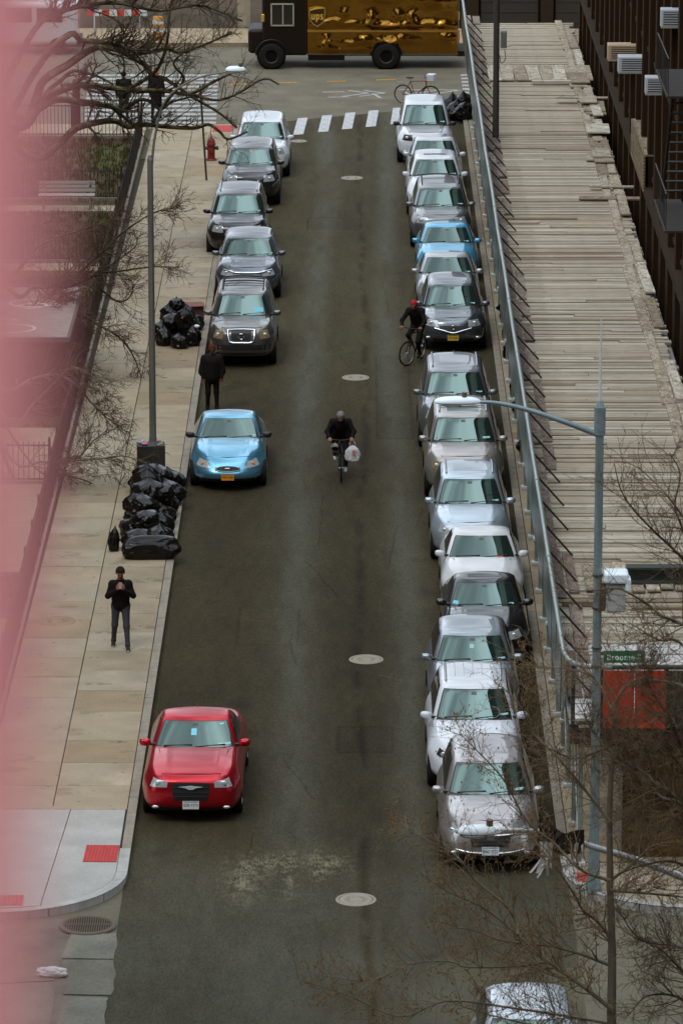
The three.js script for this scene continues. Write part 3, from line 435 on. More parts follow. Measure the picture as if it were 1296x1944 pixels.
// the photographer's own building: rear wall, balcony slab and its pink corner post close by
{
  const o = thing('pink_balcony', 'blurred pink painted balcony post close up at the left edge of the photo', 'balcony', [0, 0, 0]);
  const pink = M(0.9, 0.34, 0.345, 0.7), stucco = M(0.7, 0.66, 0.6, 0.9);
  part(o, 'building_wall', box(22, 44, 0.4, 0, 22, 8.2), stucco);
  part(o, 'balcony_slab', box(2.75, 0.16, 9.1, 1.22, 25.9, 3.4), kerbMat);
  const lean = 0.042;
  part(o, 'post', rbox(0.075, 3.2, 0.06, 0.008).applyMatrix4(new THREE.Matrix4().makeRotationZ(-lean)).translate(-0.1067, 27.45, -1.05), pink);
  part(o, 'post', rbox(0.075, 3.2, 0.06, 0.008, 2.53, 27.45, -1.05), pink);
  part(o, 'top_rail', box(2.7, 0.07, 0.07, 1.235, 29.06, -1.05), pink);
  part(o, 'hand_rail', box(2.5, 0.06, 0.06, 1.2, 26.85, -1.05), pink);
}
// the blocks that shut the street in on the camera's side of the crossing (outside the frame): they keep low sky light off the car fronts
for (const [label, x, z, w, d, h] of [['brick block on the camera side of the crossing, right', 23, -34, 26, 60, 34], ['brick block on the camera side of the crossing, left', -24, -30, 26, 66, 34], ['brick housing block standing left of the fenced yard, outside the frame', -29, -124, 14, 78, 27]]) {
  const o = thing('street_block', label, 'building', [x, 0, z]);
  part(o, 'wall', box(w, h, d, 0, h / 2, 0), M(0.14, 0.08, 0.05, 0.9, { map: mottled }));
  part(o, 'cornice', box(w + 0.8, 0.6, d + 0.8, 0, h + 0.3, 0), M(0.3, 0.27, 0.22, 0.9));
  const side = x > 0 ? -1 : 1, gw = box(0.06, 1.7, 1.1), gn = box(1.1, 1.7, 0.06), pm = M(0.03, 0.033, 0.03, 0.1);
  for (let f = 0; f < 7; f++) { for (let k = 0; k < 12; k++) part(o, 'window', gw, pm).position.set(side * w / 2, 3.2 + f * 3.4, -d / 2 + 3 + k * (d - 6) / 11); for (let k = 0; k < 6; k++) part(o, 'window', gn, pm).position.set(-w / 2 + 3 + k * (w - 6) / 5, 3.2 + f * 3.4, -d / 2); }
}
// ------------------------------------------------------------------ lamp posts, signs, hydrant
const poleGrey = M(0.30, 0.39, 0.41, 0.45, { metalness: 0.3, map: mottled }), lampWhite = M(0.78, 0.86, 0.9, 0.35), poleDark = M(0.06, 0.05, 0.038, 0.7, { metalness: 0.2 });
function lamp(label, base, top, armPts, headAt, mat, r = 0.075, armR = 0.054) {
  const o = thing('street_lamp', label, 'street lamp', [base[0], base[1], base[2]], 0, 'street lamps');
  const L = (x, y, z) => V(x - base[0], y - base[1], z - base[2]);
  part(o, 'base', new THREE.LatheGeometry([[0.14, 0], [0.14, 0.1], [0.11, 0.25], [0.1, 0.8], [0.085, 0.9]].map((p) => new THREE.Vector2(...p)), 16), mat);
  part(o, 'pole', tube([V(0, 0.85, 0), V(0, (top - base[1]) * 0.5, 0), V(0, top - base[1], 0)], [r * 1.15, r * 1.05, r * 0.95], 12), mat);
  part(o, 'pole_cap', cyl(r * 0.5, r * 1.05, 0.12, 12, 0, top - base[1] + 0.05, 0), mat);
  part(o, 'arm', tube(smooth(armPts.map((p) => L(...p)), 20), [...Array(21)].map((_, i) => lerp(armR, armR * 0.55, i / 20)), 10), mat);
  const [hx, hy, hz, hl] = headAt; const g = new THREE.SphereGeometry(1, 20, 12); const p = g.attributes.position; for (let i = 0; i < p.count; i++) { const x = p.getX(i), y = p.getY(i), z = p.getZ(i); p.setXYZ(i, Math.sign(x) * Math.abs(x) ** 0.7 * hl / 2, y > 0 ? y * 0.1 : y * 0.05, z * 0.16 * (0.75 - 0.25 * x)); } g.computeVertexNormals();
  const h = part(o, 'lamp_head', g.translate(hx - base[0], hy - base[1], hz - base[2]), lampWhite);
  part(h, 'lens', new THREE.SphereGeometry(0.13, 14, 8, 0, 6.3, Math.PI / 2, Math.PI / 2).scale(1.5, 0.4, 0.9).translate(hx - base[0] - 0.1, hy - base[1] - 0.04, hz - base[2]), M(0.5, 0.55, 0.55, 0.2));
  part(h, 'light_sensor', cyl(0.05, 0.05, 0.09, 10, hx - base[0] + 0.12, hy - base[1] + 0.13, hz - base[2]), M(0.12, 0.09, 0.06, 0.5));
  return o;
}
{
  const D = 81.55, b = spot(1137, 1700, D), q = (u, v) => { const p = spot(u, v, D); return [p.x, p.y, -D]; };
  const top = spot(1134, 772, D).y, x = spot(1135, 1000, D).x; const a = q(1131, 826), hd = q(868, 763);
  const o = lamp('pale blue-grey street lamp with thin antenna rising before the shed corner', [x, KERB, -D], top, [[x, a[1], -D], q(1060, 797), q(990, 775), q(940, 765), q(905, 763)], [...hd, 0.84], poleGrey);
  part(o, 'antenna', cyl(0.012, 0.03, 1.55, 8, 0, top - KERB + 0.8, 0), M(0.6, 0.63, 0.63, 0.5));
  part(o, 'sleeve', cyl(0.1, 0.1, 0.5, 12, 0, top - KERB - 0.25, 0), poleGrey);
  const sy2 = spot(1185, 1246, D).y - KERB;
  for (const y of [sy2 + 0.16, sy2 - 0.18, sy2 + 0.9, sy2 + 1.5]) part(o, 'band', cyl(0.096, 0.096, 0.04, 12, 0, y, 0), poleDark);
  // signal box and street name plate hang on it
  const sb = thing('signal_box', 'grey signal box with white cover clamped to the near lamp post', 'signal box', [x + 0.26, spot(1160, 1120, D).y - 0.35, -D + 0.06]);
  part(sb, 'case', rbox(0.34, 0.5, 0.3, 0.03, 0.06, 0.24, 0), M(0.42, 0.42, 0.4, 0.6)); part(sb, 'cover', rbox(0.44, 0.2, 0.42, 0.05, 0.06, 0.62, 0), lampWhite); part(sb, 'hinge_plate', box(0.1, 0.5, 0.1, -0.17, 0.24, 0), poleDark);
  part(sb, 'cover_flap', rbox(0.1, 0.24, 0.3, 0.03, 0.27, 0.5, 0.05), lampWhite);
  const t = canvasTex(512, 160, (c, w, h) => { c.fillStyle = '#0b6a45'; c.fillRect(0, 0, w, h); c.fillStyle = '#e6efe8'; c.font = 'bold 104px sans-serif'; c.textBaseline = 'middle'; c.fillText('Broome', 34, 88, 360); c.font = 'bold 52px sans-serif'; c.fillText('St', 420, 50, 60); c.fillRect(402, 96, 84, 7); });
  const sg = thing('street_sign', 'green Broome St name sign on the near lamp post', 'street sign', [x + 0.49, sy2 + KERB, -D + 0.03]);
  part(sg, 'plate', rbox(0.74, 0.23, 0.012, 0.005, 0, 0, 0, 1), M(0.01, 0.13, 0.07, 0.5));
  part(sg, 'lettering', new THREE.PlaneGeometry(0.73, 0.22).translate(0, 0, 0.0075), new THREE.MeshStandardMaterial({ map: t, roughness: 0.5 }));
  part(sg, 'clamp', box(0.16, 0.05, 0.03, -0.42, 0.06, -0.01), poleDark);
}
{ // second lamp of the same kind on the near corner; its arm reaches into view at the lower right
  const D = 62, q = (u, v) => { const p = spot(u, v, D); return [p.x, p.y, -D]; };
  const bx = 4.75, a = spot(1340, 1682, D).y;
  lamp('white street lamp arm with oblong head low in front of the grey crossover', [bx, KERB, -D], a + 0.7, [[bx, a, -D], q(1230, 1640), q(1120, 1606), q(1035, 1580), q(950, 1577)], [...q(912, 1579), 0.66], M(0.55, 0.58, 0.57, 0.5, { map: mottled }));
  // torn black cloth and white plastic strips snagged on the arm
  const o = thing('torn_plastic', 'black cloth with torn white plastic strips snagged on the lower lamp arm', 'torn plastic', [0, 0, 0]);
  const c = spot(1062, 1585, D), g = new THREE.PlaneGeometry(0.62, 0.34, 24, 14), p = g.attributes.position;
  for (let i = 0; i < p.count; i++) { const x = p.getX(i), y = p.getY(i); const n = fbm(x * 7, y * 7, 3, 3); p.setXYZ(i, c.x + x + 0.03 * n, c.y - 0.02 - x * 0.25 + y * (0.6 + 0.7 * n) - 0.05 * Math.cos(x * 9), c.z + 0.11 + 0.08 * (n - 0.5) + 0.03 * Math.sin(x * 30)); } g.computeVertexNormals();
  part(o, 'black_cloth', g, M(0.012, 0.01, 0.008, 0.6, { side: THREE.DoubleSide }));
  const wp = M(0.62, 0.62, 0.58, 0.5, { side: THREE.DoubleSide });
  for (let k = 0; k < 16; k++) {
    const right = k > 9, x0 = right ? c.x + rr(0.14, 0.34) : c.x + rr(-0.27, -0.1), y0 = c.y - 0.05 - (right ? 0.02 : 0), len = right ? rr(0.15, 0.3) : rr(0.3, 0.52), P = [], w = rr(0.008, 0.022), sw = (right ? rr(-0.12, 0.1) : rr(-0.22, 0.08));
    const s = new THREE.PlaneGeometry(1, 1, 1, 8), sp2 = s.attributes.position; for (let i = 0; i < sp2.count; i++) { const t = 0.5 - sp2.getY(i); sp2.setXYZ(i, x0 + sw * t * t + sp2.getX(i) * w * 2, y0 - t * len, c.z + 0.16 + 0.03 * Math.sin(t * 5 + k) + sp2.getX(i) * 0.02); } s.computeVertexNormals();
    part(o, 'strip', s, wp);
  }
}
{ // lamp post on the left pavement, arm curving over the road
  const D = 113.9, q = (u, v) => { const p = spot(u, v, D); return [p.x, p.y, -D]; };
  const x = spot(291, 880, D).x, top = spot(276, 303, D).y;
  lamp('dull grey street lamp behind the near rubbish pile on the left pavement', [x, KERB, -D], top, [[x + 0.02, top - 0.35, -D], [x + 0.12, top + 0.55, -D - 0.1], q(315, 190), q(370, 150), q(440, 135)], [...q(447, 133), 0.5], M(0.25, 0.23, 0.19, 0.6, { metalness: 0.3, map: mottled }), 0.074, 0.034);
}
{ // dark pole standing up through the far deck
  const o = thing('utility_pole', 'dark steel pole rising through the far timber deck with a finned box', 'pole', [4.29, KERB, -146.1]);
  part(o, 'pole', tube([V(0, 0, 0), V(0, 9.5, 0)], [0.11, 0.085], 12), poleDark);
  const y = spot(952, 92, 146.1).y - KERB;
  const b2 = part(o, 'finned_box', rbox(0.2, 0.55, 0.2, 0.02, 0.22, y + 0.3, 0.05), M(0.3, 0.3, 0.28, 0.6)); for (let k = 0; k < 5; k++) part(b2, 'fin', box(0.015, 0.46, 0.03, 0.15 + k * 0.035, y + 0.3, 0.165), M(0.2, 0.19, 0.17, 0.6));
  part(b2, 'cable', tube(smooth([V(0.25, y, 0.1), V(0.28, y - 0.3, 0.12), V(0.15, y - 0.45, 0.1), V(0.1, y - 0.2, 0.1)], 10), 0.012, 5), poleDark);
}
{ const o = thing('sign_post', 'thin dark sign post beside the red hydrant on the left pavement', 'sign post', [-5.0, KERB, -155]); const t = spot(380, 162, 155); part(o, 'post', tube([V(0, 0, 0), V(t.x + 5.0, t.y - KERB, 0)], 0.035, 8), poleDark); part(o, 'plate', box(0.02, 0.45, 0.3, t.x + 5.0, t.y - KERB - 0.25, 0.02), poleDark); }
{ // hydrant
  const o = thing('fire_hydrant', 'red fire hydrant on the left pavement near the far corner', 'fire hydrant', [-4.96, KERB, -158.9]);
  const red = M(0.2, 0.012, 0.01, 0.5);
  part(o, 'barrel', new THREE.LatheGeometry([[0.19, 0], [0.19, 0.05], [0.13, 0.07], [0.125, 0.5], [0.16, 0.52], [0.16, 0.57], [0.135, 0.6], [0.13, 0.66], [0.09, 0.74], [0.04, 0.78], [0.035, 0.83], [0, 0.83]].map((p) => new THREE.Vector2(...p)), 20), red);
  part(o, 'side_nozzle', cyl(0.06, 0.07, 0.14, 12).rotateZ(Math.PI / 2).translate(0.18, 0.42, 0), M(0.03, 0.02, 0.02, 0.6)); part(o, 'front_nozzle', cyl(0.08, 0.09, 0.12, 12).rotateX(Math.PI / 2).translate(0, 0.36, 0.16), red); part(o, 'side_nozzle', cyl(0.06, 0.07, 0.14, 12).rotateZ(Math.PI / 2).translate(-0.18, 0.42, 0), red);
}
{ const o = thing('steel_post', 'squat maroon steel post by the far left crossing', 'post', [-9.9, KERB, -165.6]); part(o, 'shaft', rbox(0.26, 1.62, 0.26, 0.03, 0, 0.81, 0), M(0.10, 0.016, 0.013, 0.6)); part(o, 'cap', cyl(0.1, 0.16, 0.12, 12, 0, 1.68, 0), M(0.07, 0.012, 0.01, 0.6)); }
// ------------------------------------------------------------------ cars
const glassMat = new THREE.MeshPhysicalMaterial({ color: lin(0.014, 0.026, 0.021), roughness: 0.03, ior: 2.3, specularColor: lin(0.74, 1, 0.9) });
const sideGlass = new THREE.MeshPhysicalMaterial({ color: lin(0.012, 0.013, 0.011), roughness: 0.04, ior: 1.6 });
const blackTrim = M(0.014, 0.011, 0.009, 0.5), tyreMat = M(0.016, 0.014, 0.012, 0.85), chrome = M(0.72, 0.74, 0.76, 0.12, { metalness: 1 }), rimMat = M(0.4, 0.41, 0.42, 0.3, { metalness: 0.8 }), lensMat = new THREE.MeshPhysicalMaterial({ color: lin(0.5, 0.53, 0.53), roughness: 0.15, metalness: 0.35, clearcoat: 1 }), lensAmber = new THREE.MeshPhysicalMaterial({ color: lin(0.3, 0.23, 0.12), roughness: 0.2, metalness: 0.2, clearcoat: 1 }), orangeLens = M(0.7, 0.2, 0.03, 0.3), lampBright = M(0.78, 0.82, 0.82, 0.15, { metalness: 0.6 }), paper = M(0.35, 0.62, 0.6, 0.6), cyanPaper = M(0.2, 0.6, 0.75, 0.6);
const paint = (r, g, b, metal = 0.0, rough = 0.4) => new THREE.MeshPhysicalMaterial({ color: lin(r, g, b), metalness: metal, roughness: rough, clearcoat: 1, clearcoatRoughness: 0.04 });
function plateMat(text, bg, fg) { return new THREE.MeshStandardMaterial({ roughness: 0.5, map: canvasTex(128, 64, (c, w, h) => { c.fillStyle = bg; c.fillRect(0, 0, w, h); c.fillStyle = fg; c.font = 'bold 34px sans-serif'; c.textAlign = 'center'; c.textBaseline = 'middle'; c.fillText(text, w / 2, h / 2 + 2, w - 14); c.fillRect(8, 4, w - 16, 6); }) }); }
const round = (a, b, c, n) => { const s = (Math.abs(a) ** n + Math.abs(b) ** n + Math.abs(c) ** n) ** (1 / n); return [a / s, b / s, c / s]; };
function lowerFn(T) {
  const { L, W, cowlY, noseY, cowlZ, trunkY, rearZ, y0 } = T;
  return (a, b, c) => {
    [a, b, c] = round(a, b, c, T.n ?? 11);
    let z = c * L / 2, yt = cowlY;
    if (z > cowlZ) yt = lerp(cowlY, noseY, ((z - cowlZ) / (L / 2 - cowlZ)) ** T.hoodPow);
    else if (z < rearZ) yt = lerp(cowlY, trunkY, sm((rearZ - z) / (L / 2 + rearZ)));
    const v = (b + 1) / 2;
    yt += 0.045 * (1 - a * a) * (z > cowlZ ? 1 : 0.5);
    if (z > cowlZ && v > 0.9) yt += 0.012 * Math.exp(-(((Math.abs(a) - 0.62) / 0.08) ** 2)); // hood creases
    const y = y0 + (yt - y0) * v;
    let w = W / 2 * (1 - 0.12 * sm((v - 0.6) / 0.4) ** 1.2 - 0.06 * sm((0.25 - v) / 0.25));
    w *= 1 - 0.08 * sm((Math.abs(c) - 0.72) / 0.28);
    // wheel-arch flare
    for (const wz of [L / 2 - 0.86, -L / 2 + 0.88]) w += 0.025 * Math.exp(-(((z - wz) / 0.34) ** 2)) * sm((0.75 - v) / 0.4);
    if (c > 0) z -= sm((c - 0.45) / 0.55) * (T.corner * Math.abs(a) ** 3 + T.slant * sm((v - 0.42) / 0.58) + 0.07 * sm((0.3 - v) / 0.3));
    else z += sm((-c - 0.45) / 0.55) * (0.16 * Math.abs(a) ** 3 + 0.06 * sm((v - 0.5) / 0.5) + 0.08 * sm((0.3 - v) / 0.3));
    return V(a * w, y, z);
  };
}
function cabinFn(T) {
  const { W, H, cowlY, cowlZ, roofF, roofR, rearZ } = T, yB = cowlY - 0.1;
  return (a, b, c) => {
    [a, b, c] = round(a, b, c, T.cn ?? 11);
    const t = (b + 1) / 2, zf = lerp(cowlZ + 0.14, roofF, t), zr = lerp(rearZ - 0.12, roofR, t);
    let z = lerp(zr, zf, (c + 1) / 2);
    z -= 0.2 * Math.abs(a) ** 2.2 * sm((c + 0.2) / 1.2) - 0.1 * Math.abs(a) ** 2.2 * sm((-c - 0.2) / 0.8);
    let y = yB + (H - yB) * t; y -= t * (0.035 * a * a + 0.05 * Math.max(0, c) ** 3 + 0.04 * Math.max(0, -c) ** 3);
    return V(a * lerp(W * 0.46, W * T.roofW, t ** 1.1), y, z);
  };
}
function shell(fn, nx, ny, nz) {
  const gs = [];
  const face = (n, m, f) => { const P = [], U = [], I = []; for (let j = 0; j <= m; j++) for (let i = 0; i <= n; i++) { const p = fn(...f(i / n * 2 - 1, j / m * 2 - 1)); P.push(p.x, p.y, p.z); U.push(i / n, j / m); } for (let j = 0; j < m; j++) for (let i = 0; i < n; i++) { const a = j * (n + 1) + i, b = a + n + 1; I.push(a, a + 1, b, a + 1, b + 1, b); } const g = new THREE.BufferGeometry(); g.setAttribute('position', new THREE.Float32BufferAttribute(P, 3)); g.setIndex(I); gs.push(g); };
  face(nx, ny, (s, t) => [s, t, 1]); face(nx, ny, (s, t) => [-s, t, -1]);
  face(nz, ny, (s, t) => [1, t, -s]); face(nz, ny, (s, t) => [-1, t, s]);
  face(nx, nz, (s, t) => [s, 1, -t]); face(nx, nz, (s, t) => [s, -1, t]);
  const g = mergeVertices(mergeGeometries(gs), 1e-4); g.computeVertexNormals();
  return g;
}
const FACE = { front: (s, t) => [s, t, 1], back: (s, t) => [-s, t, -1], right: (s, t) => [1, t, -s], left: (s, t) => [-1, t, s], top: (s, t) => [s, 1, t] };
function onSkin(fn, face, s, t, off) { const f = FACE[face], e = 0.01, p = fn(...f(s, t)), du = fn(...f(s + e, t)).sub(fn(...f(s - e, t))), dv = fn(...f(s, t + e)).sub(fn(...f(s, t - e))); const n = du.cross(dv).normalize(); if (face === 'top') { if (n.y < 0) n.negate(); } return { p: p.addScaledVector(n, off), n }; }
// a panel lying on the skin: corners in face coordinates (bl, br, tr, tl), with a small lip down to the skin
function panel(fn, face, q, ns, nt, off, lip = true) {
  const P = [], N = [], I = [];
  const at = (u, v) => { const s = lerp(lerp(q[0][0], q[1][0], u), lerp(q[3][0], q[2][0], u), v), t = lerp(lerp(q[0][1], q[1][1], u), lerp(q[3][1], q[2][1], u), v); return [s, t]; };
  for (let j = 0; j <= nt; j++) for (let i = 0; i <= ns; i++) { const [s, t] = at(i / ns, j / nt), { p, n } = onSkin(fn, face, s, t, off); P.push(p.x, p.y, p.z); N.push(n.x, n.y, n.z); }
  const flip = face === 'top';
  const tri = (a, b, c) => flip ? I.push(a, c, b) : I.push(a, b, c);
  for (let j = 0; j < nt; j++) for (let i = 0; i < ns; i++) { const a = j * (ns + 1) + i, b = a + ns + 1; tri(a, a + 1, b); tri(a + 1, b + 1, b); }
  if (lip) { const ring = []; for (let i = 0; i < ns; i++) ring.push([i, 0]); for (let j = 0; j < nt; j++) ring.push([ns, j]); for (let i = ns; i > 0; i--) ring.push([i, nt]); for (let j = nt; j > 0; j--) ring.push([0, j]);
    const b0 = P.length / 3; for (const [i, j] of ring) { const k = j * (ns + 1) + i, n = V(N[k * 3], N[k * 3 + 1], N[k * 3 + 2]); P.push(P[k * 3] - n.x * off * 1.6, P[k * 3 + 1] - n.y * off * 1.6, P[k * 3 + 2] - n.z * off * 1.6); N.push(n.x, n.y, n.z); }
    ring.forEach(([i, j], k) => { const k2 = (k + 1) % ring.length, [i2, j2] = ring[k2], a = j * (ns + 1) + i, b = j2 * (ns + 1) + i2; tri(a, b0 + k, b); tri(b, b0 + k, b0 + k2); }); }
  const g = new THREE.BufferGeometry(); g.setAttribute('position', new THREE.Float32BufferAttribute(P, 3)); g.setAttribute('normal', new THREE.Float32BufferAttribute(N, 3)); g.setIndex(I); return g;
}
const skinTube = (fn, face, pts, r, off = 0.01, n = 16) => tube(smooth(pts.map(([s, t]) => onSkin(fn, face, s, t, off).p), n), r, 6);
const TYPES = {
  sedan: { L: 4.5, W: 1.82, H: 1.44, cowlY: 0.98, noseY: 0.76, cowlZ: 0.82, roofF: 0.1, roofR: -0.72, rearZ: -1.45, trunkY: 0.98, y0: 0.2, hoodPow: 1.7, corner: 0.3, slant: 0.14, roofW: 0.348, wheel: 0.32 },
  crossover: { L: 4.45, W: 1.84, H: 1.64, cowlY: 1.1, noseY: 0.9, cowlZ: 0.86, roofF: 0.16, roofR: -1.7, rearZ: -1.98, trunkY: 1.04, y0: 0.25, hoodPow: 1.8, corner: 0.27, slant: 0.12, roofW: 0.352, wheel: 0.355 },
  suv: { L: 4.6, W: 1.88, H: 1.78, cowlY: 1.18, noseY: 1.03, cowlZ: 0.98, roofF: 0.38, roofR: -1.95, rearZ: -2.12, trunkY: 1.12, y0: 0.28, hoodPow: 2.2, corner: 0.2, slant: 0.08, roofW: 0.362, wheel: 0.38 },
};
const wheelGeo = {};
function wheelParts(r) { return wheelGeo[r] ??= [new THREE.LatheGeometry([[r * 0.62, -0.1], [r * 0.9, -0.11], [r * 0.985, -0.085], [r, -0.05], [r, 0.05], [r * 0.985, 0.085], [r * 0.9, 0.11], [r * 0.62, 0.1]].map((p) => new THREE.Vector2(...p)), 28).rotateZ(Math.PI / 2), join([new THREE.LatheGeometry([[0.001, 0.055], [r * 0.15, 0.07], [r * 0.17, 0.04], [r * 0.5, 0.03], [r * 0.6, 0.06], [r * 0.63, 0.1]].map((p) => new THREE.Vector2(...p)), 24), ...[0, 1, 2, 3, 4].map((k) => box(r * 0.14, 0.03, r * 0.48, 0, 0.055, r * 0.36).rotateY(k * 1.2566))]).rotateZ(-Math.PI / 2)]; }
const cars = {};
function car(key, o) {
  const T = { ...TYPES[o.type], ...o.dim }, low = lowerFn(T), cab = cabinFn(T), P = o.paint;
  const c = thing(o.name ?? 'parked_car', o.label, o.cat ?? 'car', [o.x, 0, -(o.D + T.cowlZ)], o.turn ?? 0, o.group);
  part(c, 'body', shell(low, 20, 14, 44), P);
  part(c, 'cabin', shell(cab, 18, 12, 24), o.roofPaint ?? P);
  const cc = T.cowlZ / (T.L / 2);
  part(c, 'hood', panel(low, 'top', [[-0.8, cc + 0.02], [0.8, cc + 0.02], [0.72, 0.94], [-0.72, 0.94]], 14, 10, 0.009), o.hoodPaint ?? P);
  for (const pts of [[[-0.81, cc + 0.02], [-0.77, 0.5], [-0.73, 0.955]], [[0.81, cc + 0.02], [0.77, 0.5], [0.73, 0.955]], [[-0.73, 0.955], [0, 0.965], [0.73, 0.955]]]) part(c, 'hood_seam', skinTube(low, 'top', pts, 0.006, 0.004, 8), blackTrim);
  part(c, 'windshield_seal', panel(cab, 'front', [[-0.945, -0.62], [0.945, -0.62], [0.915, 0.88], [-0.915, 0.88]], 16, 10, 0.004), blackTrim);
  part(c, 'windshield', panel(cab, 'front', [[-0.905, -0.56], [0.905, -0.56], [0.875, 0.84], [-0.875, 0.84]], 16, 10, 0.008), glassMat);
  part(c, 'cowl', panel(cab, 'front', [[-0.93, -0.8], [0.93, -0.8], [0.92, -0.57], [-0.92, -0.57]], 12, 2, 0.012), blackTrim);
  for (const s of [-1, 1]) { const a = onSkin(cab, 'front', s * 0.05 - 0.42, -0.5, 0.02).p, b = onSkin(cab, 'front', s * 0.05 + 0.38, -0.52 + (s > 0 ? 0.0 : 0.03), 0.02).p; part(c, 'wiper', tube(s > 0 ? [onSkin(cab, 'front', 0.02, -0.54, 0.02).p, onSkin(cab, 'front', 0.72, -0.46, 0.02).p] : [onSkin(cab, 'front', -0.72, -0.54, 0.02).p, onSkin(cab, 'front', -0.06, -0.42, 0.02).p], 0.012, 5), blackTrim); }
  part(c, 'rear_window', panel(cab, 'back', [[-0.82, -0.4], [0.82, -0.4], [0.78, 0.78], [-0.78, 0.78]], 10, 6, 0.006), sideGlass);
  for (const f of ['left', 'right']) for (const [p0, p1] of [[0.06, 0.88], [-0.56, 0.02], ...(o.type === 'sedan' ? [] : [[-0.9, -0.6]])]) { const m = f === 'left' ? 1 : -1, a = m > 0 ? p0 : -p1, b = m > 0 ? p1 : -p0; part(c, 'side_window', panel(cab, f, [[a, -0.6], [b, -0.6], [b - (m > 0 ? 0.06 : 0), 0.84], [a + (m < 0 ? 0.06 : 0), 0.84]], 5, 5, 0.006), sideGlass); }
  // face of the car
  const F = { head: [[0.5, 0.42], [0.95, 0.48], [0.97, 0.95], [0.56, 0.86]], grille: [[-0.4, -0.12], [0.4, -0.12], [0.46, 0.5], [-0.46, 0.5]], intake: [[-0.62, -0.86], [0.62, -0.86], [0.7, -0.5], [-0.7, -0.5]], plateB: -0.32, ...o.face };
  for (const s of [-1, 1]) {
    const q = F.head.map(([a, b]) => [s * a, b]), qq = s > 0 ? q : [q[1], q[0], q[3], q[2]];
    const hl = part(c, 'headlight', panel(low, 'front', qq, 8, 4, 0.008), F.headMat ?? lensMat);
    const mid = onSkin(low, 'front', s * (F.head[0][0] * 0.45 + F.head[2][0] * 0.55), (F.head[0][1] + F.head[2][1]) / 2, 0.012);
    part(hl, 'lamp', new THREE.SphereGeometry(0.05, 12, 8).scale(1.3, 1, 0.35).translate(mid.p.x, mid.p.y, mid.p.z), F.lampMat ?? lampBright);
    if (F.fog) { const fg = onSkin(low, 'front', s * F.fog[0], F.fog[1], 0.012).p; part(c, 'fog_lamp', new THREE.SphereGeometry(0.045, 10, 8).scale(1.6, 0.7, 0.5).translate(fg.x, fg.y, fg.z), lampBright); }
    const my = T.cowlY + 0.05, mx = T.W / 2 - 0.05, mz = T.cowlZ - 0.3;
    const g = new THREE.SphereGeometry(1, 14, 10), p = g.attributes.position; for (let i = 0; i < p.count; i++) { const x = p.getX(i), y = p.getY(i), z = p.getZ(i); p.setXYZ(i, Math.sign(x) * Math.abs(x) ** 0.8 * 0.115, Math.sign(y) * Math.abs(y) ** 0.7 * 0.075 + s * x * 0.01, (z > 0 ? z * 0.09 : z * 0.04)); } g.computeVertexNormals();
    const mr = part(c, 'side_mirror', g.translate(s * (mx + 0.07), my, mz), o.mirrorMat ?? P); part(mr, 'mirror_arm', box(0.14, 0.04, 0.06, s * (mx - 0.05), my - 0.04, mz), blackTrim);
    for (const [z, st] of [[T.L / 2 - 0.86, 1], [-T.L / 2 + 0.88, 0]]) { const [tg, rg] = wheelParts(T.wheel); const w = part(c, 'wheel', tg, tyreMat); w.position.set(s * (T.W / 2 - 0.1), T.wheel, z); if (s < 0) w.rotation.y = Math.PI; part(w, 'rim', rg, rimMat); }
  }
  const gr = part(c, 'grille', panel(low, 'front', F.grille, 10, 6, 0.007), F.grilleMat ?? blackTrim);
  for (let k = 1; k < 4; k++) { const b = lerp(F.grille[0][1], F.grille[2][1], k / 4), w = lerp(F.grille[1][0], F.grille[2][0], k / 4) - 0.03; part(gr, 'grille_bar', skinTube(low, 'front', [[-w, b], [0, b], [w, b]], 0.007, 0.012, 8), F.barMat ?? M(0.02, 0.017, 0.014, 0.5)); }
  part(c, 'lower_intake', panel(low, 'front', F.intake, 10, 3, 0.006), blackTrim);
  for (const s of F.trim ?? []) part(c, 'chrome_trim', skinTube(low, s.face ?? 'front', s.pts, s.r ?? 0.018, s.off ?? 0.012), s.mat ?? chrome);
  F.emblem?.(c, onSkin(low, 'front', 0, F.emblemB ?? 0.36, 0.016).p);
  if (o.plate) { const p = onSkin(low, 'front', 0, F.plateB, 0.02).p; part(c, 'license_plate', box(0.31, 0.155, 0.014, 0, 0, 0, -0.1), o.plate).position.set(p.x, p.y, p.z); }
  for (const s of o.stickers ?? [[0.74, -0.42, 0.1, 0.05, paper]]) part(c, 'windshield_sticker', panel(cab, 'front', [[s[0] - s[2], s[1] - s[3]], [s[0] + s[2], s[1] - s[3]], [s[0] + s[2], s[1] + s[3]], [s[0] - s[2], s[1] + s[3]]], 2, 1, 0.0105, false), s[4]);
  { const p = onSkin(cab, 'front', 0, 0.68, 0.004).p; part(c, 'rear_view_mirror', panel(cab, 'front', [[-0.08, 0.6], [0.08, 0.6], [0.07, 0.74], [-0.07, 0.74]], 3, 2, 0.0095, false), o.rvm ?? M(0.05, 0.055, 0.05, 0.3)); }
  if (o.rails) for (const s of [-1, 1]) { const n = 14, pts = [...Array(n + 1)].map((_, i) => onSkin(cab, 'top', s * 0.84, lerp(-0.86, 0.72, i / n), 0.05 * Math.sin(Math.PI * clamp(i / n, 0.06, 0.94)) ** 0.4).p); part(c, 'roof_rail', tube(pts, 0.022, 6), o.rails); }
  if (o.rack) for (const t of o.rack) { const pts = [-0.84, -0.4, 0, 0.4, 0.84].map((s) => onSkin(cab, 'top', s, t, 0.075).p); part(c, 'rack_bar', tube(pts, 0.018, 6), blackTrim); }
  if (o.sunroof) part(c, 'sunroof', panel(cab, 'top', [[-0.56, o.sunroof[0]], [0.56, o.sunroof[0]], [0.56, o.sunroof[1]], [-0.56, o.sunroof[1]]], 8, 6, 0.006), o.sunMat ?? glassMat);
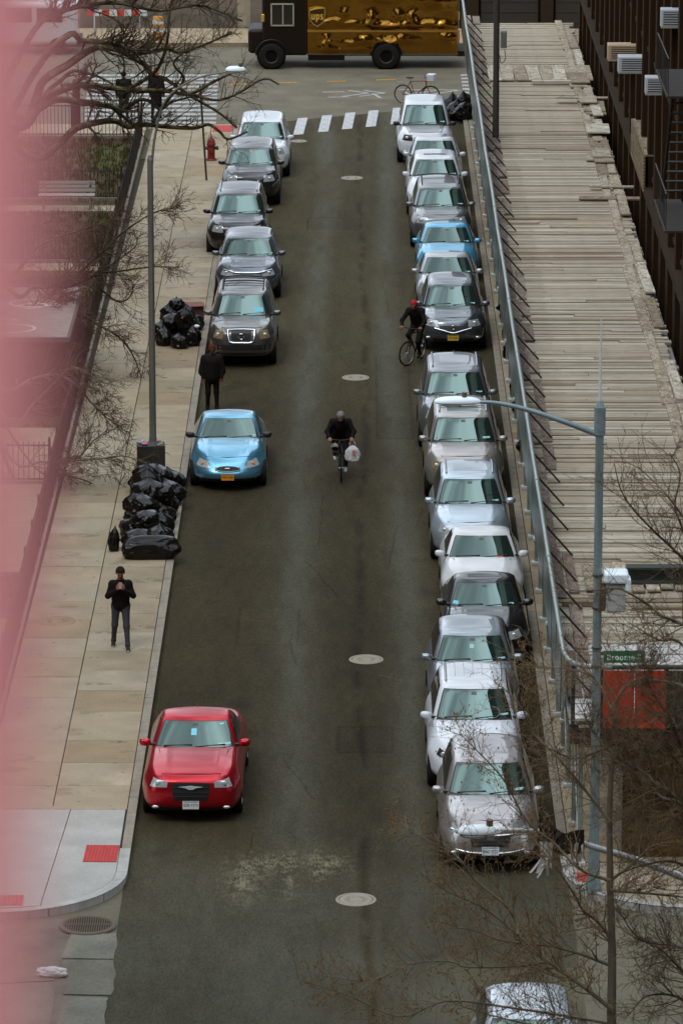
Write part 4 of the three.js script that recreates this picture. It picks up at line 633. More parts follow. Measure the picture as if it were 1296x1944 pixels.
  if (o.ribs) for (const s of [-0.55, -0.28, 0, 0.28, 0.55]) part(c, 'roof_rib', tube([...Array(7)].map((_, i) => onSkin(cab, 'top', s, lerp(-0.75, 0.3, i / 6), 0.002).p), 0.012, 5), P);
  if (o.antenna) { const p = onSkin(cab, 'top', 0, -0.8, 0).p; part(c, 'antenna_fin', new THREE.ConeGeometry(0.03, 0.09, 8).scale(0.6, 1, 1.8).translate(p.x, p.y + 0.03, p.z), P); }
  o.extra?.(c, low, cab, T);
  return cars[key] = c;
}
const darkP = (r, g, b, ior = 2.2) => new THREE.MeshPhysicalMaterial({ color: lin(r, g, b), roughness: 0.1, ior, clearcoat: 1, clearcoatRoughness: 0.03 });
const whiteP = () => paint(0.66, 0.69, 0.72), blackP = paint(0.022, 0.02, 0.018, 0.5, 0.3), silverRail = M(0.5, 0.52, 0.54, 0.3, { metalness: 0.7 });
const RG = 'cars parked along the right kerb', LG = 'cars parked along the left kerb';
// --- right kerb, from the camera outwards
car('r1', { type: 'crossover', x: 2.44, D: 84.12, group: RG, paint: paint(0.40, 0.37, 0.355, 0.7, 0.34), label: 'warm grey crossover with a wing-shaped chrome bar, nearest in the right row', plate: plateMat('NNC·1773', '#dfe6e4', '#4a5a74'), sunroof: [0.2, 0.62], sunMat: paint(0.30, 0.28, 0.27, 0.5, 0.3), antenna: 1, dim: { L: 4.4 }, stickers: [[0.72, -0.36, 0.11, 0.055, paper]], rvm: M(0.45, 0.55, 0.56, 0.3),
  face: { head: [[0.46, 0.3], [0.93, 0.5], [0.95, 0.92], [0.5, 0.66]], intake: [[-0.86, -0.96], [0.86, -0.96], [0.9, -0.48], [-0.9, -0.48]], fog: [0.78, -0.5], trim: [{ pts: [[-0.92, 0.66], [-0.45, 0.5], [0, 0.46], [0.45, 0.5], [0.92, 0.66]], r: 0.022 }, { pts: [[-0.75, -0.3], [-0.4, -0.42], [0, -0.44], [0.4, -0.42], [0.75, -0.3]], r: 0.016 }], emblem: (c, p) => part(c, 'emblem', rbox(0.13, 0.11, 0.02, 0.01, p.x, p.y, p.z), chrome) } });
car('r2', { type: 'crossover', x: 2.29, D: 89.01, group: RG, paint: whiteP(), label: 'white crossover with roof rails and ribbed roof, second in the right row', rails: silverRail, ribs: 1, antenna: 1, dim: { L: 4.55, H: 1.66 }, stickers: [[0.74, -0.38, 0.11, 0.05, paper]], face: { head: [[0.55, 0.36], [0.95, 0.5], [0.95, 0.86], [0.5, 0.62]], headMat: M(0.03, 0.028, 0.026, 0.2), grille: [[-0.5, -0.7], [0.5, -0.7], [0.42, 0.5], [-0.42, 0.5]] },
  extra: (c, low, cab) => { const r = part(c, 'steering_wheel', new THREE.TorusGeometry(0.17, 0.012, 6, 24).rotateX(-0.9), M(0.12, 0.14, 0.13, 0.5)); const p = onSkin(cab, 'front', 0.42, -0.25, 0.004).p; r.position.copy(p); r.scale.set(1, 0.8, 1); } });
car('r3', { type: 'crossover', x: 2.36, D: 93.26, group: RG, paint: paint(0.3, 0.335, 0.36, 0.7, 0.34), label: 'silver crossover wedged between the white ribbed-roof crossover and a black sedan', dim: { L: 4.1, H: 1.56, cowlY: 1.08, roofR: -1.45, rearZ: -1.8 }, stickers: [[0.74, -0.42, 0.1, 0.05, paper], [-0.02, 0.3, 0.06, 0.12, paper]] });
car('r4', { type: 'sedan', x: 2.73, D: 97.94, group: RG, paint: blackP, label: 'black sedan with a blue windshield sticker, roof reflecting the sky, right row', dim: { L: 4.45 }, sunroof: [0.0, 0.5], sunMat: sideGlass, stickers: [[0.72, -0.42, 0.07, 0.05, paper], [-0.8, -0.38, 0.08, 0.1, cyanPaper]] });
car('r5', { type: 'sedan', x: 2.77, D: 102.1, group: RG, paint: paint(0.68, 0.69, 0.69), label: 'white sedan with a red tag on its dashboard, right row', dim: { L: 4.05, H: 1.42, rearZ: -1.3 }, stickers: [[0.5, -0.5, 0.09, 0.04, M(0.7, 0.1, 0.05, 0.6)]] });
car('r6', { type: 'crossover', x: 2.61, D: 106.52, group: RG, paint: paint(0.46, 0.55, 0.60, 0.65, 0.36), label: 'pale blue-silver crossover with roof rails behind the white sedan, right row', rails: silverRail, sunroof: [-0.3, 0.5], sunMat: paint(0.36, 0.43, 0.47, 0.5, 0.3), dim: { L: 4.5, H: 1.66 } });
car('r7', { type: 'suv', x: 2.58, D: 112.5, group: RG, paint: paint(0.38, 0.345, 0.31, 0.65, 0.36), label: 'champagne sport utility with roof rack and sunroof under the lamp head', rails: silverRail, rack: [-0.1, 0.12], sunroof: [0.28, 0.68], dim: { L: 4.6, W: 1.9 }, stickers: [[0.68, -0.36, 0.11, 0.06, paper]], face: { head: [[0.6, 0.35], [0.96, 0.4], [0.96, 0.85], [0.6, 0.82]], headMat: lensAmber } });
car('r8', { type: 'suv', x: 2.49, D: 117.7, group: RG, paint: paint(0.2, 0.21, 0.22, 0.65, 0.34), label: 'grey sport utility with pale roof rails behind the champagne one, right row', rails: silverRail, sunroof: [-0.6, 0.4], sunMat: paint(0.27, 0.28, 0.29, 0.5, 0.3), dim: { L: 4.5 }, antenna: 1 });
car('r9', { type: 'crossover', x: 2.64, D: 129.76, group: RG, paint: blackP, label: 'black crossover with chrome V grille and yellow plate, beside the red-capped rider', plate: plateMat('T74·8206', '#c9a43a', '#2e2a22'), paint: paint(0.13, 0.145, 0.155, 0.75, 0.24), dim: { L: 4.5, H: 1.6, cowlY: 1.02 }, stickers: [[0.72, -0.42, 0.08, 0.05, paper]], face: { plateB: -0.42, trim: [{ pts: [[-0.6, 0.3], [-0.3, 0.12], [0, -0.05], [0.3, 0.12], [0.6, 0.3]], r: 0.026 }], emblem: (c, p) => part(c, 'emblem', new THREE.TorusGeometry(0.05, 0.012, 6, 18).translate(p.x, p.y, p.z), chrome), fog: [0.8, -0.45] } });
car('r10', { type: 'sedan', x: 2.6, D: 134.68, group: RG, paint: paint(0.4, 0.42, 0.43, 0.65, 0.36), label: 'silver sedan between the black crossover and the blue sedan, right row', dim: { L: 4.4 } });
car('r11', { type: 'sedan', x: 2.67, D: 139.39, group: RG, paint: paint(0.09, 0.4, 0.62, 0.5, 0.32), label: 'bright sky-blue sedan in the middle of the right row', dim: { L: 4.4 } });
car('r12', { type: 'suv', x: 2.57, D: 144.68, group: RG, paint: paint(0.16, 0.165, 0.16, 0.65, 0.34), label: 'grey sport utility with dark rack directly behind the sky-blue sedan', rack: [-0.5], rails: blackTrim, dim: { L: 4.6, H: 1.7, cowlY: 1.12 } });
car('r13', { type: 'crossover', x: 2.49, D: 150.21, group: RG, paint: whiteP(), label: 'white crossover with a dark roof slot, third from the far crossing, right row', sunroof: [0.35, 0.52], sunMat: blackTrim, dim: { L: 4.5 } });
car('r14', { type: 'sedan', x: 2.54, D: 154.67, group: RG, paint: paint(0.55, 0.57, 0.58, 0.3, 0.36), label: 'pale silver sedan squeezed second from the far crossing, right row', dim: { L: 4.2, H: 1.5 } });
car('r15', { type: 'suv', x: 2.28, D: 159.89, group: RG, paint: whiteP(), hoodPaint: paint(0.22, 0.23, 0.22, 0.3), label: 'white crossover with grey hood and big windshield, nearest the far crossing', dim: { L: 4.5, H: 1.86, cowlY: 1.14, roofF: 0.2 }, mirrorMat: blackTrim, face: { headMat: M(0.02, 0.018, 0.016, 0.2), fog: [0.78, -0.5] } });
// --- left kerb
car('l1', { type: 'sedan', x: -3.12, D: 87.41, turn: -0.012, group: LG, paint: Object.assign(paint(0.44, 0.005, 0.014, 0.65, 0.28), { clearcoat: 0.35 }), label: 'glossy red sedan with black grille and silver wing badge at the left kerb', plate: plateMat('EZN·1173', '#d5d8d4', '#3c4250'), antenna: 1, dim: { L: 4.75, W: 1.88, H: 1.47, cowlY: 1.02, noseY: 0.86, cowlZ: 0.82, corner: 0.13, slant: 0.04, hoodPow: 2.4, n: 14, cn: 11, roofW: 0.355 }, stickers: [[0.7, -0.4, 0.16, 0.05, paper], [0.72, 0.68, 0.06, 0.05, paper], [-0.03, 0.28, 0.07, 0.18, cyanPaper]],
  face: { head: [[0.54, 0.5], [0.95, 0.5], [0.97, 0.95], [0.56, 0.8]], grilleMat: M(0.008, 0.006, 0.005, 0.6), barMat: M(0.012, 0.009, 0.007, 0.6), grille: [[-0.36, -0.26], [0.36, -0.26], [0.46, 0.74], [-0.46, 0.74]], plateB: -0.45, emblemB: 0.5, fog: [0.78, -0.62], intake: [[-0.85, -0.78], [0.85, -0.78], [0.85, -0.6], [-0.85, -0.6]], emblem: (c, p) => { const s = new THREE.Shape(); s.moveTo(-0.2, 0.012); s.quadraticCurveTo(-0.05, 0.02, 0, 0.03); s.quadraticCurveTo(0.05, 0.02, 0.2, 0.012); s.quadraticCurveTo(0.06, -0.005, 0.04, -0.03); s.lineTo(-0.04, -0.03); s.quadraticCurveTo(-0.06, -0.005, -0.2, 0.012); part(c, 'emblem', new THREE.ExtrudeGeometry(s, { depth: 0.012, bevelEnabled: false }).scale(1.15, 1.3, 1).translate(p.x, p.y, p.z + 0.01), M(0.75, 0.77, 0.78, 0.3, { metalness: 0.3 })); } } });
car('l2', { type: 'sedan', x: -3.18, D: 113.75, turn: 0.01, group: LG, paint: paint(0.13, 0.38, 0.53, 0.75, 0.3), label: 'light blue older sedan with orange plate and rounded nose at the left kerb', plate: plateMat('FHD 4160', '#e08a1e', '#3a2a18'), dim: { L: 4.6, W: 1.85, noseY: 0.7, corner: 0.42, slant: 0.2, hoodPow: 1.5 }, mirrorMat: blackTrim, stickers: [[0.78, -0.4, 0.06, 0.05, paper]],
  face: { head: [[0.48, 0.36], [0.95, 0.44], [0.96, 0.96], [0.66, 0.86]], headMat: lensMat, lampMat: M(0.75, 0.3, 0.12, 0.3), grille: [[-0.36, 0.16], [0.36, 0.16], [0.36, 0.46], [-0.36, 0.46]], plateB: -0.34, emblemB: 0.3, intake: [[-0.85, -0.9], [0.85, -0.9], [0.9, -0.5], [-0.9, -0.5]], trim: [{ pts: [[-0.36, 0.3], [-0.25, 0.46], [0, 0.52], [0.25, 0.46], [0.36, 0.3], [0.25, 0.16], [0, 0.12], [-0.25, 0.16], [-0.36, 0.3]], r: 0.014, mat: M(0.2, 0.3, 0.34, 0.3, { metalness: 0.5 }) }], emblem: (c, p) => part(c, 'emblem', new THREE.SphereGeometry(0.08, 14, 8).scale(1, 0.4, 0.15).translate(p.x, p.y, p.z), chrome) } });
car('l3', { type: 'suv', x: -3.16, D: 127.68, group: LG, paint: paint(0.14, 0.13, 0.118, 0.75, 0.34), label: 'dark sport utility with silver trapezoid grille, ring badge and roof rack, left row', rails: blackTrim, rack: [-0.6, -0.3, 0], dim: { L: 4.7, W: 1.86 }, stickers: [[0.55, -0.2, 0.16, 0.16, cyanPaper]],
  face: { head: [[0.6, 0.4], [0.96, 0.44], [0.97, 0.96], [0.64, 0.95]], headMat: lensAmber, intake: [[-0.94, -0.96], [0.94, -0.96], [0.95, 0.0], [-0.95, 0.0]], grille: [[-0.28, 0.22], [0.28, 0.22], [0.38, 0.92], [-0.38, 0.92]], emblemB: 0.56, trim: [{ pts: [[-0.5, 0.94], [-0.42, 0.5], [-0.33, 0.16], [0, 0.13], [0.33, 0.16], [0.42, 0.5], [0.5, 0.94]], r: 0.04 }, { pts: [[-0.5, 0.95], [0, 0.97], [0.5, 0.95]], r: 0.022 }], emblem: (c, p) => { part(c, 'emblem', new THREE.TorusGeometry(0.075, 0.016, 8, 20).translate(p.x, p.y, p.z + 0.01), chrome); part(c, 'emblem_bar', box(0.2, 0.03, 0.015, p.x, p.y, p.z + 0.012), chrome); } } });
car('l4', { type: 'crossover', x: -3.2, D: 136.96, group: LG, paint: paint(0.11, 0.118, 0.135, 0.75, 0.32), label: 'dark blue-grey car with a bright chrome strip across its nose, left row', dim: { L: 4.6, W: 1.9, H: 1.56, cowlY: 1.06 }, stickers: [[0.66, -0.4, 0.2, 0.04, paper]], face: { trim: [{ pts: [[-0.9, 0.86], [-0.5, 0.72], [0, 0.68], [0.5, 0.72], [0.9, 0.86]], r: 0.035 }] } });
car('l5', { type: 'suv', x: -3.66, D: 143.13, group: LG, paint: blackP, label: 'black boxy sport utility with bright side rails hugging the left kerb', rails: silverRail, dim: { L: 4.5 }, rvm: M(0.45, 0.55, 0.56, 0.3) });
car('l6', { type: 'suv', x: -3.45, D: 151.86, group: LG, paint: blackP, label: 'black sport utility second from the far crossing in the left row', dim: { L: 4.3, H: 1.72 }, rvm: M(0.5, 0.25, 0.2, 0.4) });
car('l7', { type: 'suv', x: -3.21, D: 157.18, group: LG, paint: whiteP(), label: 'white van-like car nearest the far zebra crossing in the left row', dim: { L: 4.5, H: 1.72, cowlY: 1.12 } });
car('b1', { name: 'stopped_car', type: 'crossover', x: 2.72, D: 70.3, paint: paint(0.5, 0.55, 0.57, 0.4, 0.35), label: 'silver car roof cut off by the bottom edge under the budding branches', dim: { L: 4.5, W: 1.8, roofR: -1.5 } });
// ------------------------------------------------------------------ delivery truck on the avenue
{
  const o = thing('delivery_truck', 'glossy dark brown delivery truck crossing the avenue with a gold shield badge', 'truck', [0, 0, -181.5]);
  const brown = new THREE.MeshPhysicalMaterial({ color: lin(0.31, 0.14, 0.011), metalness: 0.95, roughness: 0.13, clearcoat: 0.3 });
  const brownFlat = M(0.013, 0.006, 0.002, 0.4, { specularIntensity: 0.5 }), gold = M(0.75, 0.48, 0.08, 0.35, { metalness: 0.6 });
  // dented sheet-metal side: real waves in the panel
  const dents = [[-1.35, 1.7, 0.28, 0.14], [-0.75, 1.85, 0.16, 0.1], [-0.55, 2.15, 0.1, 0.12], [-0.3, 1.72, 0.2, 0.08], [0.5, 1.9, 0.1, 0.22], [0.75, 1.65, 0.4, 0.09], [1.45, 1.68, 0.5, 0.1], [1.5, 2.05, 0.12, 0.16], [2.1, 1.95, 0.12, 0.2], [2.5, 1.68, 0.6, 0.1], [3.3, 1.66, 0.3, 0.09], [1.0, 2.7, 0.4, 0.14], [2.9, 2.6, 0.3, 0.16], [-1.2, 1.0, 0.12, 0.2], [-1.0, 0.75, 0.35, 0.08], [-0.2, 0.95, 0.35, 0.1], [0.25, 1.1, 0.16, 0.16], [0.3, 0.72, 0.5, 0.08], [1.5, 1.08, 0.45, 0.12], [1.1, 0.98, 0.2, 0.1], [3.4, 1.2, 0.18, 0.12]];
  const side = (x0, x1, y0, y1, amp, seed) => { const g = new THREE.PlaneGeometry(x1 - x0, y1 - y0, 150, 70), p = g.attributes.position; for (let i = 0; i < p.count; i++) { const x = p.getX(i) + (x0 + x1) / 2, y = p.getY(i) + (y0 + y1) / 2; let z = 1.12 + 0.1 * (y - y0) + 0.03 * (fbm(x * 1.15, y * 1.9, seed, 2) - 0.5); const wx = x + 0.25 * (fbm(x * 3, y * 3, seed + 3, 3) - 0.5), wy = y + 0.2 * (fbm(x * 3 + 7, y * 3, seed + 5, 3) - 0.5); for (const [cx, cy2, sx, sy2] of dents) z += amp * sy2 * Math.exp(-(((wx - cx) / (sx * 1.5)) ** 2) - (((wy - cy2) / (sy2 * 1.35)) ** 2)); p.setXYZ(i, x, y, z); } g.computeVertexNormals(); return g; };
  part(o, 'cargo_box', box(5.75, 2.62, 2.16, 0.95, 1.78, 0), brownFlat);
  part(o, 'upper_side', side(-1.92, 3.82, 1.46, 3.08, 0.85, 4), brown);
  part(o, 'lower_side', side(-1.92, 3.82, 0.55, 1.4, 0.85, 9), brown);
  part(o, 'rub_rail', box(5.75, 0.07, 0.06, 0.95, 1.43, 1.15), M(0.5, 0.3, 0.07, 0.4, { metalness: 0.6 }));
  part(o, 'rub_rail', box(5.75, 0.05, 0.05, 0.95, 0.54, 1.13), M(0.1, 0.075, 0.05, 0.5));
  part(o, 'cab', rbox(1.75, 2.3, 2.14, 0.12, -2.78, 1.62, 0), brownFlat);
  part(o, 'hood', rbox(0.7, 0.95, 1.9, 0.15, -3.85, 1.0, 0), brownFlat);
  const w = part(o, 'cab_window', box(0.82, 0.76, 0.03, -2.88, 2.05, 1.08), M(0.03, 0.026, 0.02, 0.1));
  for (const [bx, bw, by, bh] of [[-3.3, 0.05, 2.05, 0.84], [-2.46, 0.05, 2.05, 0.84], [-2.86, 0.04, 2.05, 0.8]]) part(w, 'window_frame', box(bw, bh, 0.05, bx, by, 1.1), M(0.42, 0.38, 0.28, 0.4)); for (const by of [1.64, 2.46]) part(w, 'window_frame', box(0.9, 0.05, 0.05, -2.88, by, 1.1), M(0.42, 0.38, 0.28, 0.4));
  part(o, 'cab_door_seam', box(0.03, 2.1, 0.03, -1.98, 1.6, 1.1), blackTrim);
  part(o, 'mirror', rbox(0.12, 0.3, 0.1, 0.03, -3.62, 1.95, 1.28), gold);
  part(o, 'rear_light', box(0.05, 0.5, 0.1, 3.86, 1.2, 1.02), M(0.6, 0.1, 0.03, 0.3)); part(o, 'rear_light', box(0.05, 0.3, 0.1, 3.86, 2.0, 1.02), M(0.75, 0.6, 0.3, 0.3)); part(o, 'bumper', box(0.3, 0.2, 2.1, 3.95, 0.55, 0), brownFlat);
  part(o, 'skirt', box(1.4, 0.25, 0.05, -1.2, 0.42, 1.08), brownFlat);
  for (const x of [1.09, -3.3]) { const a = part(o, 'wheel_arch', new THREE.TorusGeometry(0.58, 0.05, 8, 24, Math.PI).translate(x, 0.5, 1.13), brownFlat); part(a, 'arch_liner', new THREE.CircleGeometry(0.56, 28).translate(x, 0.5, 1.3), M(0.006, 0.005, 0.004, 0.9)); for (const z of [0.98, -0.98]) { const t = part(o, 'wheel', new THREE.LatheGeometry([[0.26, -0.14], [0.44, -0.14], [0.48, -0.09], [0.48, 0.09], [0.44, 0.14], [0.26, 0.14]].map((p) => new THREE.Vector2(...p)), 30).rotateX(Math.PI / 2), tyreMat); t.position.set(x, 0.48, z > 0 ? 1.22 : -1.0); part(t, 'rim', new THREE.LatheGeometry([[0.001, 0.06], [0.1, 0.08], [0.12, 0.04], [0.2, 0.03], [0.25, 0.1], [0.27, 0.13]].map((p) => new THREE.Vector2(...p)), 24).rotateX(Math.PI / 2), M(0.06, 0.045, 0.03, 0.6)); } }
  // shield badge
  const sh = (s) => { const q = new THREE.Shape(); q.moveTo(-0.3 * s, 0.32 * s); q.quadraticCurveTo(0, 0.42 * s, 0.3 * s, 0.32 * s); q.lineTo(0.3 * s, -0.02 * s); q.quadraticCurveTo(0.28 * s, -0.26 * s, 0, -0.4 * s); q.quadraticCurveTo(-0.28 * s, -0.26 * s, -0.3 * s, -0.02 * s); return q; };
  const badge = part(o, 'shield_badge', new THREE.ExtrudeGeometry(sh(1.02), { depth: 0.02, bevelEnabled: false, curveSegments: 16 }).translate(-1.55, 2.02, 1.25), gold);
  const t = canvasTex(256, 256, (c) => { c.fillStyle = '#38210a'; c.fillRect(0, 0, 256, 256); c.fillStyle = '#e8b53a'; c.beginPath(); c.moveTo(18, 40); c.quadraticCurveTo(140, 6, 238, 14); c.lineTo(238, 34); c.quadraticCurveTo(120, 34, 18, 62); c.fill(); c.font = 'bold 122px sans-serif'; c.textAlign = 'center'; c.textBaseline = 'middle'; c.fillText('ups', 128, 128, 206); });
  const fg = new THREE.ShapeGeometry(sh(0.92), 16), fu = fg.attributes.uv, fp = fg.attributes.position; for (let i = 0; i < fp.count; i++) fu.setXY(i, (fp.getX(i) + 0.3) / 0.6, (fp.getY(i) + 0.4) / 0.8);
  part(badge, 'badge_face', fg.translate(-1.55, 2.02, 1.276), new THREE.MeshStandardMaterial({ map: t, roughness: 0.4 }));
}
// ------------------------------------------------------------------ rubbish bags
const bagMat = new THREE.MeshPhysicalMaterial({ color: lin(0.008, 0.0062, 0.0045), roughness: 0.2, specularIntensity: 0.5 });
function bagGeo(seed, sx, sy, sz, neck = true) {
  const g = mergeVertices((() => { const q = new THREE.IcosahedronGeometry(1, 22); q.deleteAttribute('uv'); q.deleteAttribute('normal'); return q; })(), 1e-4), p = g.attributes.position;
  for (let i = 0; i < p.count; i++) {
    let x = p.getX(i), y = p.getY(i), z = p.getZ(i); const a = Math.atan2(z, x);
    const lump = 0.82 + 0.42 * (fbm(x * 1.4 + seed, y * 1.4, z * 1.4 + seed * 3, 3) - 0.5) * 2 * 0.8;
    const rid = 1 - Math.abs(2 * fbm(x * 3.2 + seed * 7, y * 2.2, z * 3.2, 4) - 1), fold = 0.055 * (rid - 0.7) + 0.02 * (1 - Math.abs(2 * fbm(x * 9 + seed, y * 6, z * 9, 2) - 1)) + 0.035 * (1 - Math.abs(2 * vn(Math.cos(a) * 6 + seed, Math.sin(a) * 6, y * 1.2) - 1)) * sm((y + 0.2) / 0.8);
    let k = lump + fold; x *= k; z *= k; y *= 0.85 + 0.3 * (fbm(x + seed, z, 4, 2) - 0.5);
    if (neck && y > 0.62) { const t = (y - 0.62) / 0.3; x *= lerp(1, 0.3, sm(t)); z *= lerp(1, 0.3, sm(t)); y += 0.12 * sm(t); }
    if (y < -0.55) y = -0.55 + (y + 0.55) * 0.12;
    p.setXYZ(i, x * sx, (y + 0.6) * sy, z * sz);
  }
  g.computeVertexNormals(); return g;
}
const bagKinds = [bagGeo(1, 0.36, 0.36, 0.34), bagGeo(2, 0.42, 0.33, 0.36), bagGeo(3, 0.34, 0.42, 0.34), bagGeo(4, 0.4, 0.38, 0.4)];
const knotGeo = new THREE.ConeGeometry(0.045, 0.13, 7, 3).rotateZ(0.5).toNonIndexed(); knotGeo.computeVertexNormals();
function bag(label, x, y, D, kind, s, turn, group, tilt = 0) {
  const o = thing('trash_bag', label, 'trash bag', [x, y, -D], turn, group); o.rotation.z = tilt; o.scale.setScalar(s);
  part(o, 'sack', bagKinds[kind], bagMat); const h = [0.58, 0.52, 0.67, 0.61][kind]; part(o, 'knot', knotGeo, bagMat).position.set(0.02, h - 0.02, 0); return o;
}
{ // far pile on the left pavement, by the dark sport utility
  const lab = 'knotted black trash bag in the round heap by the dark sport utility', g = 'heap of bags by the dark sport utility';
  const spots = [[-5.35, 0, 128.9], [-4.95, 0, 128.5], [-4.6, 0, 128.8], [-5.5, 0, 129.6], [-5.0, 0, 129.4], [-4.62, 0, 129.6], [-5.3, 0, 130.3], [-4.8, 0, 130.4], [-4.55, 0, 130.9], [-5.15, 0.4, 129.3], [-4.85, 0.42, 129.0], [-5.25, 0.42, 130.0], [-4.8, 0.42, 130.0], [-5.05, 0.74, 130.1]];
  spots.forEach(([x, y, D], i) => bag(lab, x, KERB + y, D, i % 4, rr(0.72, 0.92), rr(0, 6), g, rr(-0.15, 0.15)));
  const b = thing('cardboard_box', 'flattened mauve cardboard box behind the far heap of bags', 'box', [-4.62, KERB, -131.6], 0.2); part(b, 'carton', rbox(0.5, 0.62, 0.4, 0.015, 0, 0.31, 0), M(0.2, 0.1, 0.09, 0.9)); part(b, 'flap', box(0.5, 0.02, 0.2, 0, 0.63, 0.26, 0.4), M(0.23, 0.12, 0.1, 0.9));
  const w = solo('paper_scrap', bagGeo(9, 0.1, 0.05, 0.12, false), M(0.7, 0.75, 0.78, 0.6), 'small white and blue paper scrap on the far heap of bags', 'litter'); w.position.set(-4.45, KERB + 0.52, -128.75);
}
{ // near pile
  const lab = 'shiny black trash bag in the long heap behind the pedestrian', g = 'long heap of bags behind the pedestrian';
  const spots = [];
  for (let r = 0; r < 6; r++) for (const x of [-5.08, -4.64]) spots.push([x + rr(-0.08, 0.08) + r * 0.012, 0, 106.4 + r * 1.05 + rr(-0.2, 0.2), rr(0.98, 1.25)]);
  for (let r = 0; r < 5; r++) spots.push([-4.95 + rr(-0.15, 0.15), 0.36, 107.0 + r * 1.08, rr(0.95, 1.2)]);
  spots.push([-5.1, 0.42, 110.9, 1.0], [-4.62, 0.38, 109.2, 0.9], [-5.2, 0.38, 108.2, 0.9]);
  spots.forEach(([x, y, D, s], i) => bag(lab, x, KERB + y, D, (i * 3 + 1) % 4, s, rr(0, 6), g, rr(-0.2, 0.2)).scale.set(s * rr(0.95, 1.15), s * rr(0.66, 0.9), s * rr(0.95, 1.2)));
  const roll = solo('trash_roll', (() => { const q = bagGeo(12, 0.86, 0.36, 0.36, false); const p = q.attributes.position; for (let i = 0; i < p.count; i++) { const x = p.getX(i) / 0.86; p.setX(i, Math.sign(x) * Math.abs(x) ** 0.55 * 0.72); } q.computeVertexNormals(); return q; })(), bagMat, 'long rolled black bag lying across the front of the near heap', 'trash bag'); roll.position.set(-4.75, KERB, -105.4);
  const sb = bag('small lone black bag standing left of the rolled black bag', -5.62, KERB, 106.0, 2, 0.62, 1, null, -0.12); sb.scale.set(0.45, 0.85, 0.45);
  const box2 = thing('crushed_box', 'dark crushed carton with pink and silver scraps at the back of the near heap', 'box', [-5.05, KERB, -113.0], 0.08); part(box2, 'carton', rbox(0.68, 0.9, 0.5, 0.02, 0, 0.45, 0), M(0.03, 0.026, 0.022, 0.7)); for (let k = 0; k < 7; k++) part(box2, 'scrap', rbox(rr(0.08, 0.2), 0.03, rr(0.06, 0.14), 0.01, rr(-0.28, 0.28), 0.92 + k * 0.008, rr(-0.2, 0.22), 1), k === 2 ? M(0.55, 0.1, 0.25, 0.6) : M(rr(0.1, 0.5), rr(0.1, 0.45), rr(0.1, 0.45), 0.4));
}
{ // bags and clutter under the shed on the right pavement
  const g = 'bags by the shed legs'; const lab = 'black trash bag slumped by the shed legs beyond the right row of cars';
  [[4.25, 120.3], [4.5, 121.0], [4.28, 122.2], [4.55, 126.0], [4.3, 126.8], [4.5, 128.2], [4.3, 129.2], [4.55, 114.8], [4.3, 115.6], [4.35, 133.0], [4.3, 131.8]].forEach(([x, D], i) => bag(lab, x, KERB, D, i % 4, rr(0.85, 1.15), rr(0, 6), g, rr(-0.1, 0.1)));
  [[3.55, 168.2], [3.85, 167.6], [3.4, 169], [3.8, 169]].forEach(([x, D], i) => bag('black bag in the bulky dark clump beside the farthest white crossover', x, i === 1 || i === 3 ? KERB : 0, D, i, 1.25, i, 'dark clump of bags at the far right corner'));
}
